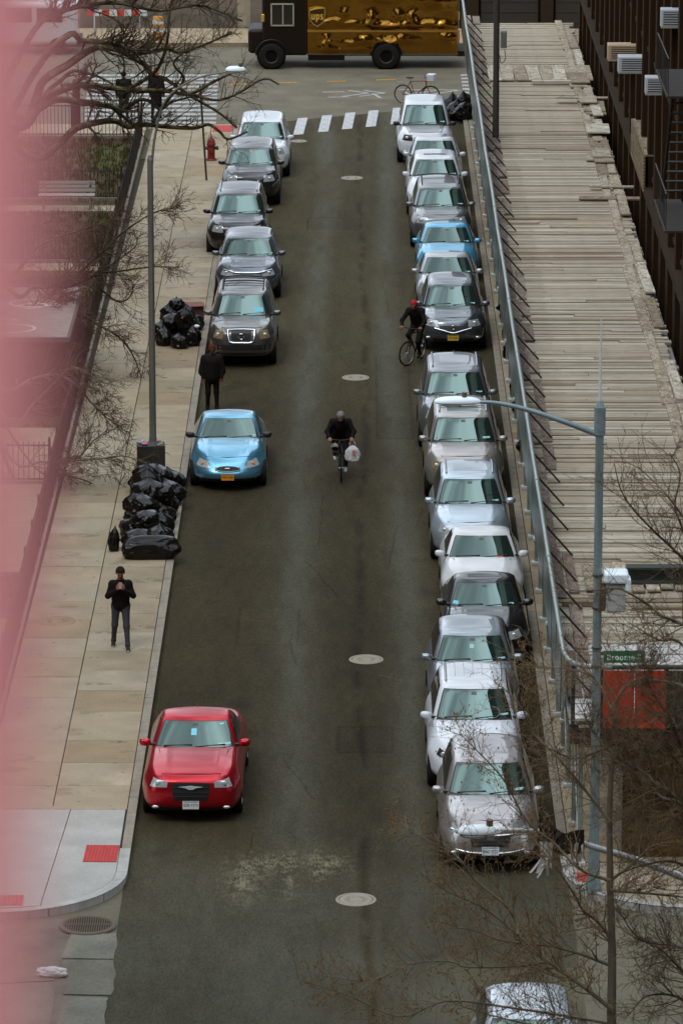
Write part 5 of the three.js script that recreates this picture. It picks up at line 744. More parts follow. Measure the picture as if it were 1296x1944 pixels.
// ------------------------------------------------------------------ people
function surfaceNets(fn, lo, hi, cell) {
  const n = [0, 1, 2].map((i) => Math.ceil((hi[i] - lo[i]) / cell) + 1), [nx, ny, nz] = n, F = new Float32Array(nx * ny * nz), id = (i, j, k) => (k * ny + j) * nx + i;
  for (let k = 0; k < nz; k++) for (let j = 0; j < ny; j++) for (let i = 0; i < nx; i++) F[id(i, j, k)] = fn(lo[0] + i * cell, lo[1] + j * cell, lo[2] + k * cell);
  const vid = new Int32Array(nx * ny * nz).fill(-1), P = [], I = [];
  const cor = [[0, 0, 0], [1, 0, 0], [0, 1, 0], [1, 1, 0], [0, 0, 1], [1, 0, 1], [0, 1, 1], [1, 1, 1]], ed = [[0, 1], [2, 3], [4, 5], [6, 7], [0, 2], [1, 3], [4, 6], [5, 7], [0, 4], [1, 5], [2, 6], [3, 7]];
  for (let k = 0; k < nz - 1; k++) for (let j = 0; j < ny - 1; j++) for (let i = 0; i < nx - 1; i++) {
    const v = cor.map(([a, b, c]) => F[id(i + a, j + b, k + c)]); let m = 0; v.forEach((q, e) => { if (q < 0) m |= 1 << e; }); if (m === 0 || m === 255) continue;
    let x = 0, y = 0, z = 0, c = 0; for (const [a, b] of ed) if ((v[a] < 0) !== (v[b] < 0)) { const t = v[a] / (v[a] - v[b]); x += lerp(cor[a][0], cor[b][0], t); y += lerp(cor[a][1], cor[b][1], t); z += lerp(cor[a][2], cor[b][2], t); c++; }
    vid[id(i, j, k)] = P.length / 3; P.push(lo[0] + (i + x / c) * cell, lo[1] + (j + y / c) * cell, lo[2] + (k + z / c) * cell);
  }
  const quad = (a, b, c, d, f) => { if (a < 0 || b < 0 || c < 0 || d < 0) return; if (f) I.push(a, b, c, a, c, d); else I.push(a, c, b, a, d, c); };
  for (let k = 1; k < nz - 1; k++) for (let j = 1; j < ny - 1; j++) for (let i = 1; i < nx - 1; i++) {
    const s = F[id(i, j, k)] < 0;
    if (s !== F[id(i + 1, j, k)] < 0) quad(vid[id(i, j - 1, k - 1)], vid[id(i, j, k - 1)], vid[id(i, j, k)], vid[id(i, j - 1, k)], s);
    if (s !== F[id(i, j + 1, k)] < 0) quad(vid[id(i - 1, j, k - 1)], vid[id(i - 1, j, k)], vid[id(i, j, k)], vid[id(i, j, k - 1)], s);
    if (s !== F[id(i, j, k + 1)] < 0) quad(vid[id(i - 1, j - 1, k)], vid[id(i, j - 1, k)], vid[id(i, j, k)], vid[id(i - 1, j, k)], s);
  }
  const g = new THREE.BufferGeometry(); g.setAttribute('position', new THREE.Float32BufferAttribute(P, 3)); g.setIndex(I); g.computeVertexNormals(); return g;
}
// bones: [from, to, r0, r1, colour]; the field is a smooth union of tapered capsules
function capsules(bones, k) {
  const B = bones.map(([a, b, r0, r1, c]) => ({ ax: a[0], ay: a[1], az: a[2], dx: b[0] - a[0], dy: b[1] - a[1], dz: b[2] - a[2], l: Math.max(1e-9, (b[0] - a[0]) ** 2 + (b[1] - a[1]) ** 2 + (b[2] - a[2]) ** 2), r0, r1, c }));
  const one = (q, x, y, z) => { const px = x - q.ax, py = y - q.ay, pz = z - q.az, t = clamp((px * q.dx + py * q.dy + pz * q.dz) / q.l); return Math.hypot(px - q.dx * t, py - q.dy * t, pz - q.dz * t) - lerp(q.r0, q.r1, t); };
  const f = (x, y, z) => { let d = 9; for (const q of B) { const e = one(q, x, y, z), h = Math.max(k - Math.abs(d - e), 0) / k; d = Math.min(d, e) - h * h * k / 4; } return d; };
  f.colour = (x, y, z) => { let d = 9, c = null; for (const q of B) { const e = one(q, x, y, z); if (e < d) { d = e; c = q.c; } } return c; };
  f.box = (m) => { const lo = [9, 9, 9], hi = [-9, -9, -9]; for (const [a, b, r0, r1] of bones) for (let i = 0; i < 3; i++) { const r = Math.max(r0, r1) + m; lo[i] = Math.min(lo[i], a[i] - r, b[i] - r); hi[i] = Math.max(hi[i], a[i] + r, b[i] + r); } return [lo, hi]; };
  return f;
}
function blob(bones, k, cell) { const f = capsules(bones, k), [lo, hi] = f.box(cell * 2.5), g = surfaceNets(f, lo, hi, cell), p = g.attributes.position, C = []; for (let i = 0; i < p.count; i++) C.push(...f.colour(p.getX(i), p.getY(i), p.getZ(i))); g.setAttribute('color', new THREE.Float32BufferAttribute(C, 3)); return g; }
const SKIN = [0.30, 0.16, 0.10];
function hand(w, dir, palmN, side, curl, skin) { // wrist, pointing direction, palm normal
  const d = V(...dir).normalize(), n = V(...palmN); n.addScaledVector(d, -n.dot(d)).normalize(); const s = d.clone().cross(n).multiplyScalar(side), W = V(...w), at = (a, b, c) => { const q = W.clone().addScaledVector(d, a).addScaledVector(s, b).addScaledVector(n, c); return [q.x, q.y, q.z]; };
  const B = [[at(0, 0, 0), at(0.04, 0, 0), 0.026, 0.026, skin]];
  for (let k = 0; k < 4; k++) { const o = (k - 1.5) * 0.021; B.push([at(0.03, o * 0.8, 0), at(0.09, o, 0), 0.017, 0.013, skin]); const L = [0.07, 0.08, 0.074, 0.058][k]; const a1 = curl, a2 = curl * 2; let p = [0.09, 0]; const q1 = [p[0] + L * 0.5 * Math.cos(a1), p[1] + L * 0.5 * Math.sin(a1)], q2 = [q1[0] + L * 0.5 * Math.cos(a2), q1[1] + L * 0.5 * Math.sin(a2)]; B.push([at(p[0], o, p[1]), at(q1[0], o * 1.1, q1[1]), 0.0105, 0.0095, skin], [at(q1[0], o * 1.1, q1[1]), at(q2[0], o * 1.1, q2[1]), 0.0095, 0.008, skin]); }
  B.push([at(0.025, -0.025, 0.005), at(0.055, -0.05, 0.02), 0.014, 0.012, skin], [at(0.055, -0.05, 0.02), at(0.085, -0.045, 0.04), 0.012, 0.009, skin]);
  return blob(B, 0.008, 0.006);
}
function headGeo(c, look, skin, hair) { // centre of the head, direction faced
  const f = V(...look).normalize(), r = V(0, 1, 0).cross(f).normalize(), u = f.clone().cross(r), C = V(...c), at = (a, b, d) => { const q = C.clone().addScaledVector(r, a).addScaledVector(u, b).addScaledVector(f, d); return [q.x, q.y, q.z]; };
  const B = [[at(0, 0.03, -0.015), at(0, 0.035, 0.012), 0.088, 0.08, skin], [at(0, -0.045, 0.03), at(0, -0.075, 0.045), 0.06, 0.042, skin], [at(0, 0.01, 0.09), at(0, -0.025, 0.112), 0.012, 0.017, skin], [at(-0.03, -0.062, 0.075), at(0.03, -0.062, 0.075), 0.012, 0.012, [skin[0] * 0.8, skin[1] * 0.6, skin[2] * 0.6]], [at(-0.045, 0.025, 0.075), at(0.045, 0.025, 0.075), 0.016, 0.016, skin]];
  for (const s of [-1, 1]) { B.push([at(s * 0.086, 0.02, -0.005), at(s * 0.088, -0.02, 0.0), 0.016, 0.01, skin], [at(s * 0.032, 0.002, 0.084), at(s * 0.036, 0.002, 0.084), 0.011, 0.011, [0.03, 0.02, 0.015]]); }
  const face = blob(B, 0.02, 0.009);
  const hat = blob([[at(0, 0.055, -0.03), at(0, 0.05, 0.015), 0.089, 0.078, hair], [at(0, 0.0, -0.06), at(0, 0.03, -0.05), 0.058, 0.07, hair], [at(-0.05, 0.04, -0.02), at(0.05, 0.04, -0.02), 0.05, 0.05, hair]], 0.03, 0.011);
  return [face, hat];
}
function person(label, place, turn, J, col, o = {}) {
  const t = thing('person', label, 'person', place, turn), c = col, sk = o.skin ?? SKIN;
  const B = [
    [J.pelvis, J.chest, 0.14, 0.16, c.top], [[J.pelvis[0] - 0.07, J.pelvis[1] - 0.06, J.pelvis[2]], [J.chest[0] - 0.085, J.chest[1] + 0.03, J.chest[2]], 0.115, 0.125, c.top], [[J.pelvis[0] + 0.07, J.pelvis[1] - 0.06, J.pelvis[2]], [J.chest[0] + 0.085, J.chest[1] + 0.03, J.chest[2]], 0.115, 0.125, c.top], [J.hipL, J.hipR, 0.09, 0.09, c.topHem ?? c.legs], [J.chest, J.neck, 0.15, 0.065, c.top], [J.shL, J.shR, 0.085, 0.085, c.top], [J.neck, J.head, 0.056, 0.055, o.hood ? c.top : sk],
    [J.shL, J.elL, 0.075, 0.058, c.top], [J.elL, J.wrL, 0.057, 0.04, c.top], [J.shR, J.elR, 0.075, 0.058, c.top], [J.elR, J.wrR, 0.057, 0.04, c.top],
    [J.hipL, J.knL, 0.1, 0.068, c.legs], [J.knL, J.anL, 0.066, 0.05, c.shin ?? c.legs], [J.hipR, J.knR, 0.1, 0.068, c.legs], [J.knR, J.anR, 0.066, 0.05, c.shin ?? c.legs],
    [J.anL, J.toL, 0.048, 0.04, c.shoes], [J.anR, J.toR, 0.048, 0.04, c.shoes], ...(o.bones ?? []),
  ];
  const gs = [blob(B, 0.045, 0.019)];
  for (const s of ['L', 'R']) { const e = J['el' + s], w = J['wr' + s], d = [w[0] - e[0], w[1] - e[1], w[2] - e[2]]; gs.push(hand(w, o.handDir?.[s] ?? d, o.palm?.[s] ?? [0, 0, 1], s === 'L' ? 1 : -1, o.curl ?? 0.5, o.glove ?? sk)); }
  const [face, hair] = headGeo(J.head, o.look ?? [0, 0, 1], sk, o.hair ?? [0.02, 0.015, 0.012]); gs.push(face);
  const vm = M(1, 1, 1, 0.85, { vertexColors: true });
  const body = part(t, 'body', mergeGeometries(gs.map((g) => g.toNonIndexed())), vm);
  part(t, o.hat ? 'hat' : 'hair', hair, M(1, 1, 1, 0.9, { vertexColors: true }));
  return t;
}
const NAVY = [0.009, 0.0065, 0.005], JEAN = [0.055, 0.052, 0.06], BLK = [0.011, 0.0085, 0.007];
{ // pedestrian walking towards the camera, both hands raised to the face round a phone
  const J = { pelvis: [0, 0.98, 0], chest: [0, 1.3, 0.02], neck: [0, 1.5, 0.03], head: [0, 1.66, 0.07], shL: [-0.17, 1.41, 0.02], shR: [0.17, 1.41, 0.02], elL: [-0.27, 1.16, 0.08], elR: [0.27, 1.16, 0.08], wrL: [-0.07, 1.33, 0.26], wrR: [0.07, 1.33, 0.26], hipL: [-0.1, 0.92, 0], hipR: [0.1, 0.92, 0], knL: [-0.13, 0.5, -0.02], anL: [-0.16, 0.1, -0.2], toL: [-0.17, 0.045, -0.03], knR: [0.12, 0.5, 0.14], anR: [0.14, 0.1, 0.22], toR: [0.15, 0.045, 0.4] };
  person('man in dark jacket and jeans walking on the left pavement, hands to face', [-5.05, KERB, -97.8], 0.05, J, { top: NAVY, topHem: NAVY, legs: JEAN, shoes: [0.03, 0.025, 0.022] }, { handDir: { L: [0.25, 1, 0.02], R: [-0.25, 1, 0.02] }, palm: { L: [0.6, 0, -0.8], R: [-0.6, 0, -0.8] }, look: [0, -0.35, 1], hair: [0.018, 0.012, 0.009], skin: [0.22, 0.10, 0.06], bones: [[[-0.17, 0.02, -0.17], [-0.17, 0.02, -0.02], 0.03, 0.03, [0.5, 0.47, 0.42]], [[0.15, 0.02, 0.22], [0.15, 0.02, 0.42], 0.03, 0.03, [0.5, 0.47, 0.42]]] });
  const ph = solo('phone', rbox(0.07, 0.14, 0.01, 0.004), M(0.4, 0.22, 0.2, 0.3), 'phone held up by the man walking on the left pavement', 'phone'); ph.position.set(-5.05 + 0.012, KERB + 1.44, -97.8 + 0.29); ph.rotation.x = -0.3;
}
function bicycle(label, place, turn, steer = 0, frameMat = M(0.014, 0.011, 0.009, 0.4)) {
  const o = thing('bicycle', label, 'bicycle', place, turn);
  const tg = new THREE.TorusGeometry(0.325, 0.02, 8, 36).rotateY(Math.PI / 2), wheel = (parent, z) => { const w = part(parent, 'wheel', tg, tyreMat); w.position.set(0, 0.345, z); const sp = []; for (let k = 0; k < 16; k++) sp.push(box(0.003, 0.31, 0.003, 0, 0.155, 0).rotateX(k * Math.PI / 8)); tag(part(w, 'spokes', join(sp), rimMat), null, null, null, 'stuff'); part(w, 'rim', new THREE.TorusGeometry(0.3, 0.01, 6, 36).rotateY(Math.PI / 2), rimMat); part(w, 'hub', cyl(0.025, 0.025, 0.1, 10).rotateZ(Math.PI / 2), rimMat); return w; };
  wheel(o, -0.52);
  const P = { bb: V(0, 0.29, -0.06), seat: V(0, 0.82, -0.24), head: V(0, 0.86, 0.34), headLow: V(0, 0.7, 0.38), rear: V(0, 0.345, -0.52), front: V(0, 0.345, 0.53) };
  for (const [a, b, r] of [['bb', 'seat', 0.017], ['seat', 'head', 0.018], ['bb', 'headLow', 0.022], ['head', 'headLow', 0.022]]) part(o, 'frame_tube', tube([P[a], P[b]], r, 8), frameMat);
  for (const s of [-1, 1]) { part(o, 'chain_stay', tube([V(s * 0.03, 0.29, -0.08), V(s * 0.06, 0.345, -0.52)], 0.01, 6), frameMat); part(o, 'seat_stay', tube([V(s * 0.02, 0.8, -0.24), V(s * 0.06, 0.345, -0.52)], 0.009, 6), frameMat); }
  part(o, 'seat_post', tube([P.seat, V(0, 0.93, -0.275)], 0.014, 8), rimMat); part(o, 'saddle', rbox(0.15, 0.06, 0.26, 0.028, 0, 0.955, -0.26), blackTrim);
  const f = new THREE.Group(); f.name = 'steering'; f.position.copy(P.headLow); f.rotation.y = steer; o.add(f);
  const q = (x, y, z) => V(x, y - 0.7, z - 0.38);
  const ww = wheel(f, 0.53 - 0.38); ww.position.y = 0.345 - 0.7;
  for (const s of [-1, 1]) part(f, 'fork', tube([q(s * 0.05, 0.7, 0.38), q(s * 0.055, 0.345, 0.53)], 0.013, 6), frameMat);
  part(f, 'stem', tube([q(0, 0.7, 0.38), q(0, 1.0, 0.36)], 0.016, 8), frameMat); part(f, 'handlebar', tube(smooth([q(-0.31, 1.02, 0.28), q(-0.2, 1.03, 0.37), q(0, 1.01, 0.38), q(0.2, 1.03, 0.37), q(0.31, 1.02, 0.28)], 14), 0.014, 8), blackTrim);
  part(o, 'chain_ring', cyl(0.09, 0.09, 0.012, 20).rotateZ(Math.PI / 2).translate(0.06, 0.29, -0.06), rimMat);
  for (const s of [-1, 1]) { part(o, 'crank', tube([V(s * 0.07, 0.29, -0.06), V(s * 0.085, 0.29 - s * 0.15, -0.06 + s * 0.08)], 0.01, 6), rimMat); part(o, 'pedal', box(0.09, 0.02, 0.08, s * 0.13, 0.29 - s * 0.15, -0.06 + s * 0.08), blackTrim); }
  return o;
}
const rideJ = () => ({ pelvis: [0, 1.02, -0.24], chest: [0, 1.34, 0.02], neck: [0, 1.47, 0.14], head: [0, 1.57, 0.24], shL: [-0.19, 1.41, 0.06], shR: [0.19, 1.41, 0.06], elL: [-0.33, 1.18, 0.16], elR: [0.33, 1.18, 0.16], wrL: [-0.27, 1.06, 0.31], wrR: [0.27, 1.06, 0.31], hipL: [-0.1, 0.99, -0.22], hipR: [0.1, 0.99, -0.22], knL: [-0.14, 0.78, 0.17], anL: [-0.13, 0.52, -0.07], toL: [-0.13, 0.47, 0.08], knR: [0.14, 0.62, 0.18], anR: [0.13, 0.24, 0.0], toR: [0.13, 0.175, 0.13] });
{
  const at = [-0.42, 0, -113.9];
  bicycle('black bicycle ridden down the middle of the street', at, 0.03);
  person('rider in black coat with pale cap pedalling down mid street', at, 0.03, rideJ(), { top: BLK, topHem: BLK, legs: BLK, shin: [0.05, 0.04, 0.035], shoes: [0.62, 0.64, 0.62] }, { hat: true, hair: [0.20, 0.2, 0.18], look: [0, -0.5, 1], palm: { L: [0, -1, 0], R: [0, -1, 0] }, handDir: { L: [0.1, -0.3, 1], R: [-0.1, -0.3, 1] }, curl: 0.8, bones: [[[-0.16, 1.3, -0.05], [-0.24, 1.0, 0.0], 0.13, 0.11, BLK], [[0.16, 1.3, -0.05], [0.24, 1.0, 0.0], 0.13, 0.11, BLK], [[-0.14, 0.8, 0.15], [-0.14, 0.72, 0.12], 0.078, 0.07, [0.42, 0.36, 0.31]]] });
  // white carrier bag hung on the handlebar
  const o = thing('carrier_bag', 'white carrier bag with pink print hanging from the rider\'s handlebar', 'carrier bag', [at[0] + 0.3, 0.48, at[2] + 0.36]);
  const g = bagGeo(21, 0.19, 0.26, 0.1, false), p = g.attributes.position; for (let i = 0; i < p.count; i++) { const y = p.getY(i); p.setX(i, p.getX(i) * (1.15 - 0.5 * y) + 0.08 * (0.4 - y) * (p.getX(i) > 0 ? 1 : 0)); p.setY(i, y * 1.15); } g.computeVertexNormals();
  part(o, 'sack', g, M(0.66, 0.64, 0.64, 0.5)); part(o, 'print', new THREE.CircleGeometry(0.055, 16).scale(0.8, 1.3, 1).translate(0.03, 0.24, 0.115), M(0.62, 0.2, 0.18, 0.6)); for (const s of [-1, 1]) part(o, 'handle', tube(smooth([V(s * 0.07, 0.42, 0.02), V(s * 0.03, 0.52, 0), V(-0.01, 0.545, -0.02)], 6), 0.008, 5), M(0.66, 0.64, 0.64, 0.5));
}
{
  const at = [1.58, 0, -127.25];
  bicycle('dark bicycle with its wheel turned beside the black crossover', at, -0.35, -0.35);
  const J = rideJ(); J.neck = [0, 1.5, 0.06]; J.head = [0, 1.62, 0.12]; J.chest = [0, 1.38, -0.06]; J.shL = [-0.19, 1.44, -0.02]; J.shR = [0.19, 1.44, -0.02];
  person('rider in dark clothes and red knit cap beside the black crossover', at, -0.35, J, { top: BLK, topHem: BLK, legs: BLK, shoes: [0.03, 0.022, 0.018] }, { hat: true, hair: [0.42, 0.02, 0.03], look: [0.1, -0.25, 1], skin: [0.26, 0.11, 0.06], palm: { L: [0, -1, 0], R: [0, -1, 0] }, handDir: { L: [0.1, -0.3, 1], R: [-0.1, -0.3, 1] }, curl: 0.8 });
}
const standJ = () => ({ pelvis: [0, 1.0, 0], chest: [0, 1.3, 0.0], neck: [0, 1.5, 0.01], head: [0, 1.65, 0.04], shL: [-0.2, 1.43, 0], shR: [0.2, 1.43, 0], elL: [-0.27, 1.14, -0.02], elR: [0.27, 1.14, 0.02], wrL: [-0.25, 0.9, 0.1], wrR: [0.25, 0.9, 0.1], hipL: [-0.1, 0.93, 0], hipR: [0.1, 0.93, 0], knL: [-0.11, 0.5, 0.04], anL: [-0.12, 0.1, -0.02], toL: [-0.14, 0.045, 0.14], knR: [0.11, 0.5, 0.0], anR: [0.12, 0.1, 0.06], toR: [0.14, 0.045, 0.22] });
person('bulky figure in dark coat and red cap behind the light blue sedan', [-3.8, 0, -121.2], 0.1, standJ(), { top: BLK, topHem: BLK, legs: BLK, shoes: BLK }, { hat: true, hair: [0.1, 0.016, 0.014], skin: [0.1, 0.05, 0.03], bones: [[[0, 0.95, 0], [0, 1.32, 0], 0.21, 0.21, BLK], [[-0.2, 1.35, 0], [-0.26, 1.05, 0], 0.1, 0.1, BLK], [[0.2, 1.35, 0], [0.26, 1.05, 0], 0.1, 0.1, BLK]] });
{ const J = standJ(); J.knR = [0.1, 0.5, -0.14]; J.anR = [0.1, 0.12, -0.3]; J.toR = [0.11, 0.05, -0.18]; person('person in long black coat and orange hat on the far left crossing', [-7.2, -0.01, -168.3], 3.0, J, { top: BLK, topHem: BLK, legs: BLK, shoes: BLK }, { hat: true, hair: [0.75, 0.14, 0.05], bones: [[[0, 0.6, 0], [0, 1.2, 0], 0.19, 0.16, BLK]] }); }
{ const J = standJ(); J.wrL = [-0.3, 1.15, 0.16]; person('dark figure on the far crossing left of the orange-hatted one', [-8.35, -0.01, -168.0], 3.2, J, { top: BLK, topHem: BLK, legs: [0.03, 0.025, 0.02], shoes: BLK }, { bones: [[[0, 1.0, -0.05], [0, 1.35, -0.16], 0.17, 0.13, BLK]] }); }
{ // bicycle with a white basket standing past the last right-hand car
  const o = bicycle('bicycle with white basket standing in the avenue beyond the farthest white crossover', [2.15, -0.016, -171.9], 1.25, 0.3, M(0.2, 0.03, 0.025, 0.4));
  part(o, 'basket', rbox(0.34, 0.26, 0.3, 0.03, 0, 1.0, 0.56), M(0.6, 0.63, 0.65, 0.5)); part(o, 'rear_rack', box(0.16, 0.02, 0.4, 0, 0.76, -0.55), rimMat); part(o, 'kick_stand', tube([V(0.03, 0.29, -0.1), V(0.18, 0.015, -0.06)], 0.01, 5), rimMat);
}
// ------------------------------------------------------------------ across the avenue, seen through the branches
{
  const barrier = thing('barricade', 'red and white striped barricade across the avenue behind the bare branches', 'barricade', [-9.6, KERB, -188.4]);
  for (let k = 0; k < 8; k++) part(barrier, 'stripe_block', box(0.3, 0.25, 0.04, -1.05 + k * 0.3, 0.85, 0), k % 2 ? M(0.6, 0.6, 0.58, 0.7) : M(0.5, 0.06, 0.03, 0.7));
  for (const x of [-0.9, 0.9]) part(barrier, 'leg', tube([V(x, 0, 0.25), V(x, 0.95, 0), V(x, 0, -0.25)], 0.03, 6), M(0.3, 0.3, 0.28, 0.7));
  const bin = (label, x, D, c) => { const o = thing('traffic_barrel', label, 'barrel', [x, KERB, -D]); part(o, 'drum', new THREE.LatheGeometry([[0.3, 0], [0.3, 0.08], [0.26, 0.1], [0.24, 0.5], [0.22, 0.52], [0.2, 0.9], [0, 0.92]].map((p) => new THREE.Vector2(...p)), 18), M(...c, 0.6)); part(o, 'white_band', new THREE.LatheGeometry([[0.262, 0.3], [0.256, 0.45]].map((p) => new THREE.Vector2(...p)), 18), M(0.6, 0.6, 0.58, 0.6)); part(o, 'white_band', new THREE.LatheGeometry([[0.228, 0.62], [0.222, 0.76]].map((p) => new THREE.Vector2(...p)), 18), M(0.6, 0.6, 0.58, 0.6)); };
  bin('orange traffic barrel on the far pavement, left of the striped barricade', -11.6, 187.2, [0.6, 0.2, 0.03]); bin('orange traffic barrel right of the striped barricade', -7.9, 187.0, [0.42, 0.18, 0.02]);
  const v = thing('parked_van', 'pale van parked across the avenue at the top left', 'van', [-13.2, -0.01, -184.8]);
  part(v, 'body', rbox(4.6, 1.7, 1.85, 0.2, 0, 1.2, 0), paint(0.55, 0.55, 0.55)); for (const x of [-1.2, 0, 1.2]) part(v, 'window', box(1.0, 0.55, 0.03, x, 1.55, 0.93), sideGlass); for (const x of [-1.5, 1.5]) for (const z of [-0.85, 0.85]) { const w = part(v, 'wheel', wheelParts(0.33)[0].clone().rotateY(Math.PI / 2), tyreMat); w.position.set(x, 0.33, z); }
  part(v, 'rear_light', box(0.04, 0.35, 0.12, 2.29, 1.2, 0.7), M(0.7, 0.15, 0.03, 0.3)); part(v, 'bumper', box(0.12, 0.2, 1.7, 2.33, 0.5, 0), blackTrim);
  const pier = thing('stone_pier', 'pale stone pier at the park edge left of the truck', 'pier', [-4.6, 0.1, -190.8]); part(pier, 'shaft', box(0.5, 2.4, 0.5, 0, 1.2, 0), flagMats[4]); part(pier, 'cap', box(0.62, 0.14, 0.62, 0, 2.47, 0), flagMats[4]);
}
// ------------------------------------------------------------------ bare trees
const barkPlane = new THREE.MeshPhysicalMaterial({ roughness: 0.95, specularIntensity: 0.25, map: bumpy(tex(128, 256, (u, v, i, j) => { const n = fbm(u * 6, v * 14, 5, 4), p = sm((fbm(u * 4 + 9, v * 5, 8, 3) - 0.5) * 7); const b = 0.24 + 0.26 * (n - 0.5); return [lerp(b, b + 0.2, p), lerp(b * 0.86, b + 0.17, p), lerp(b * 0.6, b + 0.06, p)]; }), 2, 6) });
const barkGrey = M(0.27, 0.235, 0.17, 0.95, { map: mottled }), twigMat = M(0.075, 0.05, 0.03, 0.95), twigRed = M(0.10, 0.058, 0.036, 0.95), twigGrey = M(0.17, 0.125, 0.075, 0.95), budMat = M(0.3, 0.16, 0.045, 0.9), twigPale = M(0.23, 0.165, 0.095, 0.95);
function rotAway(d, ang, rnd) { const a = Math.abs(d.y) < 0.9 ? V(0, 1, 0) : V(1, 0, 0), s = a.cross(d).normalize().applyAxisAngle(d, rnd() * 6.283); return d.clone().applyAxisAngle(s, ang).normalize(); }
// limbs: list of { pts, r0, r1 }; every limb sprouts branches, branchlets and twigs with kinks
function bareTree(name, label, base, trunk, limbs, o) {
  const t = thing(name, label, 'tree', base, 0, o.group), rnd = mulberry(o.seed), rs = (a, b) => a + (b - a) * rnd(), B = V(...base);
  const rel = (p) => p.clone().sub(B);
  part(t, 'trunk', tube(smooth(trunk.pts.map(rel), 16), [...Array(17)].map((_, i) => lerp(trunk.r0, trunk.r1, i / 16)), 12), o.bark);
  const mid = [], fine = [], buds = [];
  const grow = (p, d, len, r, level) => {
    const n = level > 1 ? 3 : 5, pts = [p.clone()]; let q = p.clone(), dir = d.clone();
    for (let i = 0; i < n; i++) { dir = rotAway(dir, rs(0.05, level > 1 ? 0.32 : 0.26), rnd); dir.y += o.lift * (1 - level * 0.25); dir.normalize(); q = q.clone().addScaledVector(dir, len / n); pts.push(q); }
    const rad = pts.map((_, i) => r * lerp(1, 0.35, i / n));
    (level < 1 ? mid : fine).push(tube(pts, rad, level < 1 ? 5 : 3, false));
    if (level >= o.depth) { if (o.buds) for (let i = 1; i < pts.length; i++) if (rnd() < o.buds) buds.push(pts[i]); return; }
    const kids = Math.round(o.kids[level] * rs(0.7, 1.3));
    for (let k = 0; k < kids; k++) { const f = rs(0.2, 1) * n, i = Math.min(n - 1, Math.floor(f)), at = pts[i].clone().lerp(pts[i + 1], f - i), dd = pts[i + 1].clone().sub(pts[i]).normalize(); grow(at, rotAway(dd, rs(0.45, 1.05), rnd), len * rs(0.35, 0.7), Math.max(o.minR, r * rs(0.4, 0.62)), level + 1); }
  };
  for (const L of limbs) {
    const c = smooth(L.pts.map(rel), L.pts.length * 4), m = c.length - 1;
    part(t, 'limb', tube(c, c.map((_, i) => lerp(L.r0, L.r1, (i / m) ** 0.8)), 7, false), L.bark ?? o.bark);
    const len = L.pts.reduce((s, p, i) => i ? s + p.distanceTo(L.pts[i - 1]) : 0, 0), k = Math.round(len * (L.rate ?? o.rate));
    for (let i = 0; i < k; i++) { const f = rs(L.from ?? 0.15, 1), j = Math.min(m - 1, Math.floor(f * m)), dd = c[j + 1].clone().sub(c[j]).normalize(), nd = rotAway(dd, rs(0.5, 1.15), rnd); nd.x += L.push?.[0] ?? 0; nd.y += L.push?.[1] ?? 0; nd.normalize(); grow(c[j].clone(), nd, rs(0.4, 1) * o.len * lerp(1, 0.55, f), Math.max(o.minR * 1.6, lerp(L.r0, L.r1, f) * rs(0.28, 0.45)), 0); }
  }
  const st = (n, g, m) => { if (g.length) tag(part(t, n, join(g), m), null, null, null, 'stuff'); };
  st('branches', mid, o.midMat ?? o.bark); st('twigs', fine, o.twig);
  if (buds.length) st('buds', buds.map((p) => new THREE.OctahedronGeometry(0.007 + 0.006 * rnd(), 0).scale(1, 1.7, 1).translate(p.x, p.y, p.z)), budMat);
  return t;
}
const trace = (list, D, dz = 0.6, seed = 1) => { const r = mulberry(seed); let off = 0; return list.map(([u, v]) => { off = off * 0.6 + (r() - 0.5) * dz; return spot(u, v, D + off); }); };
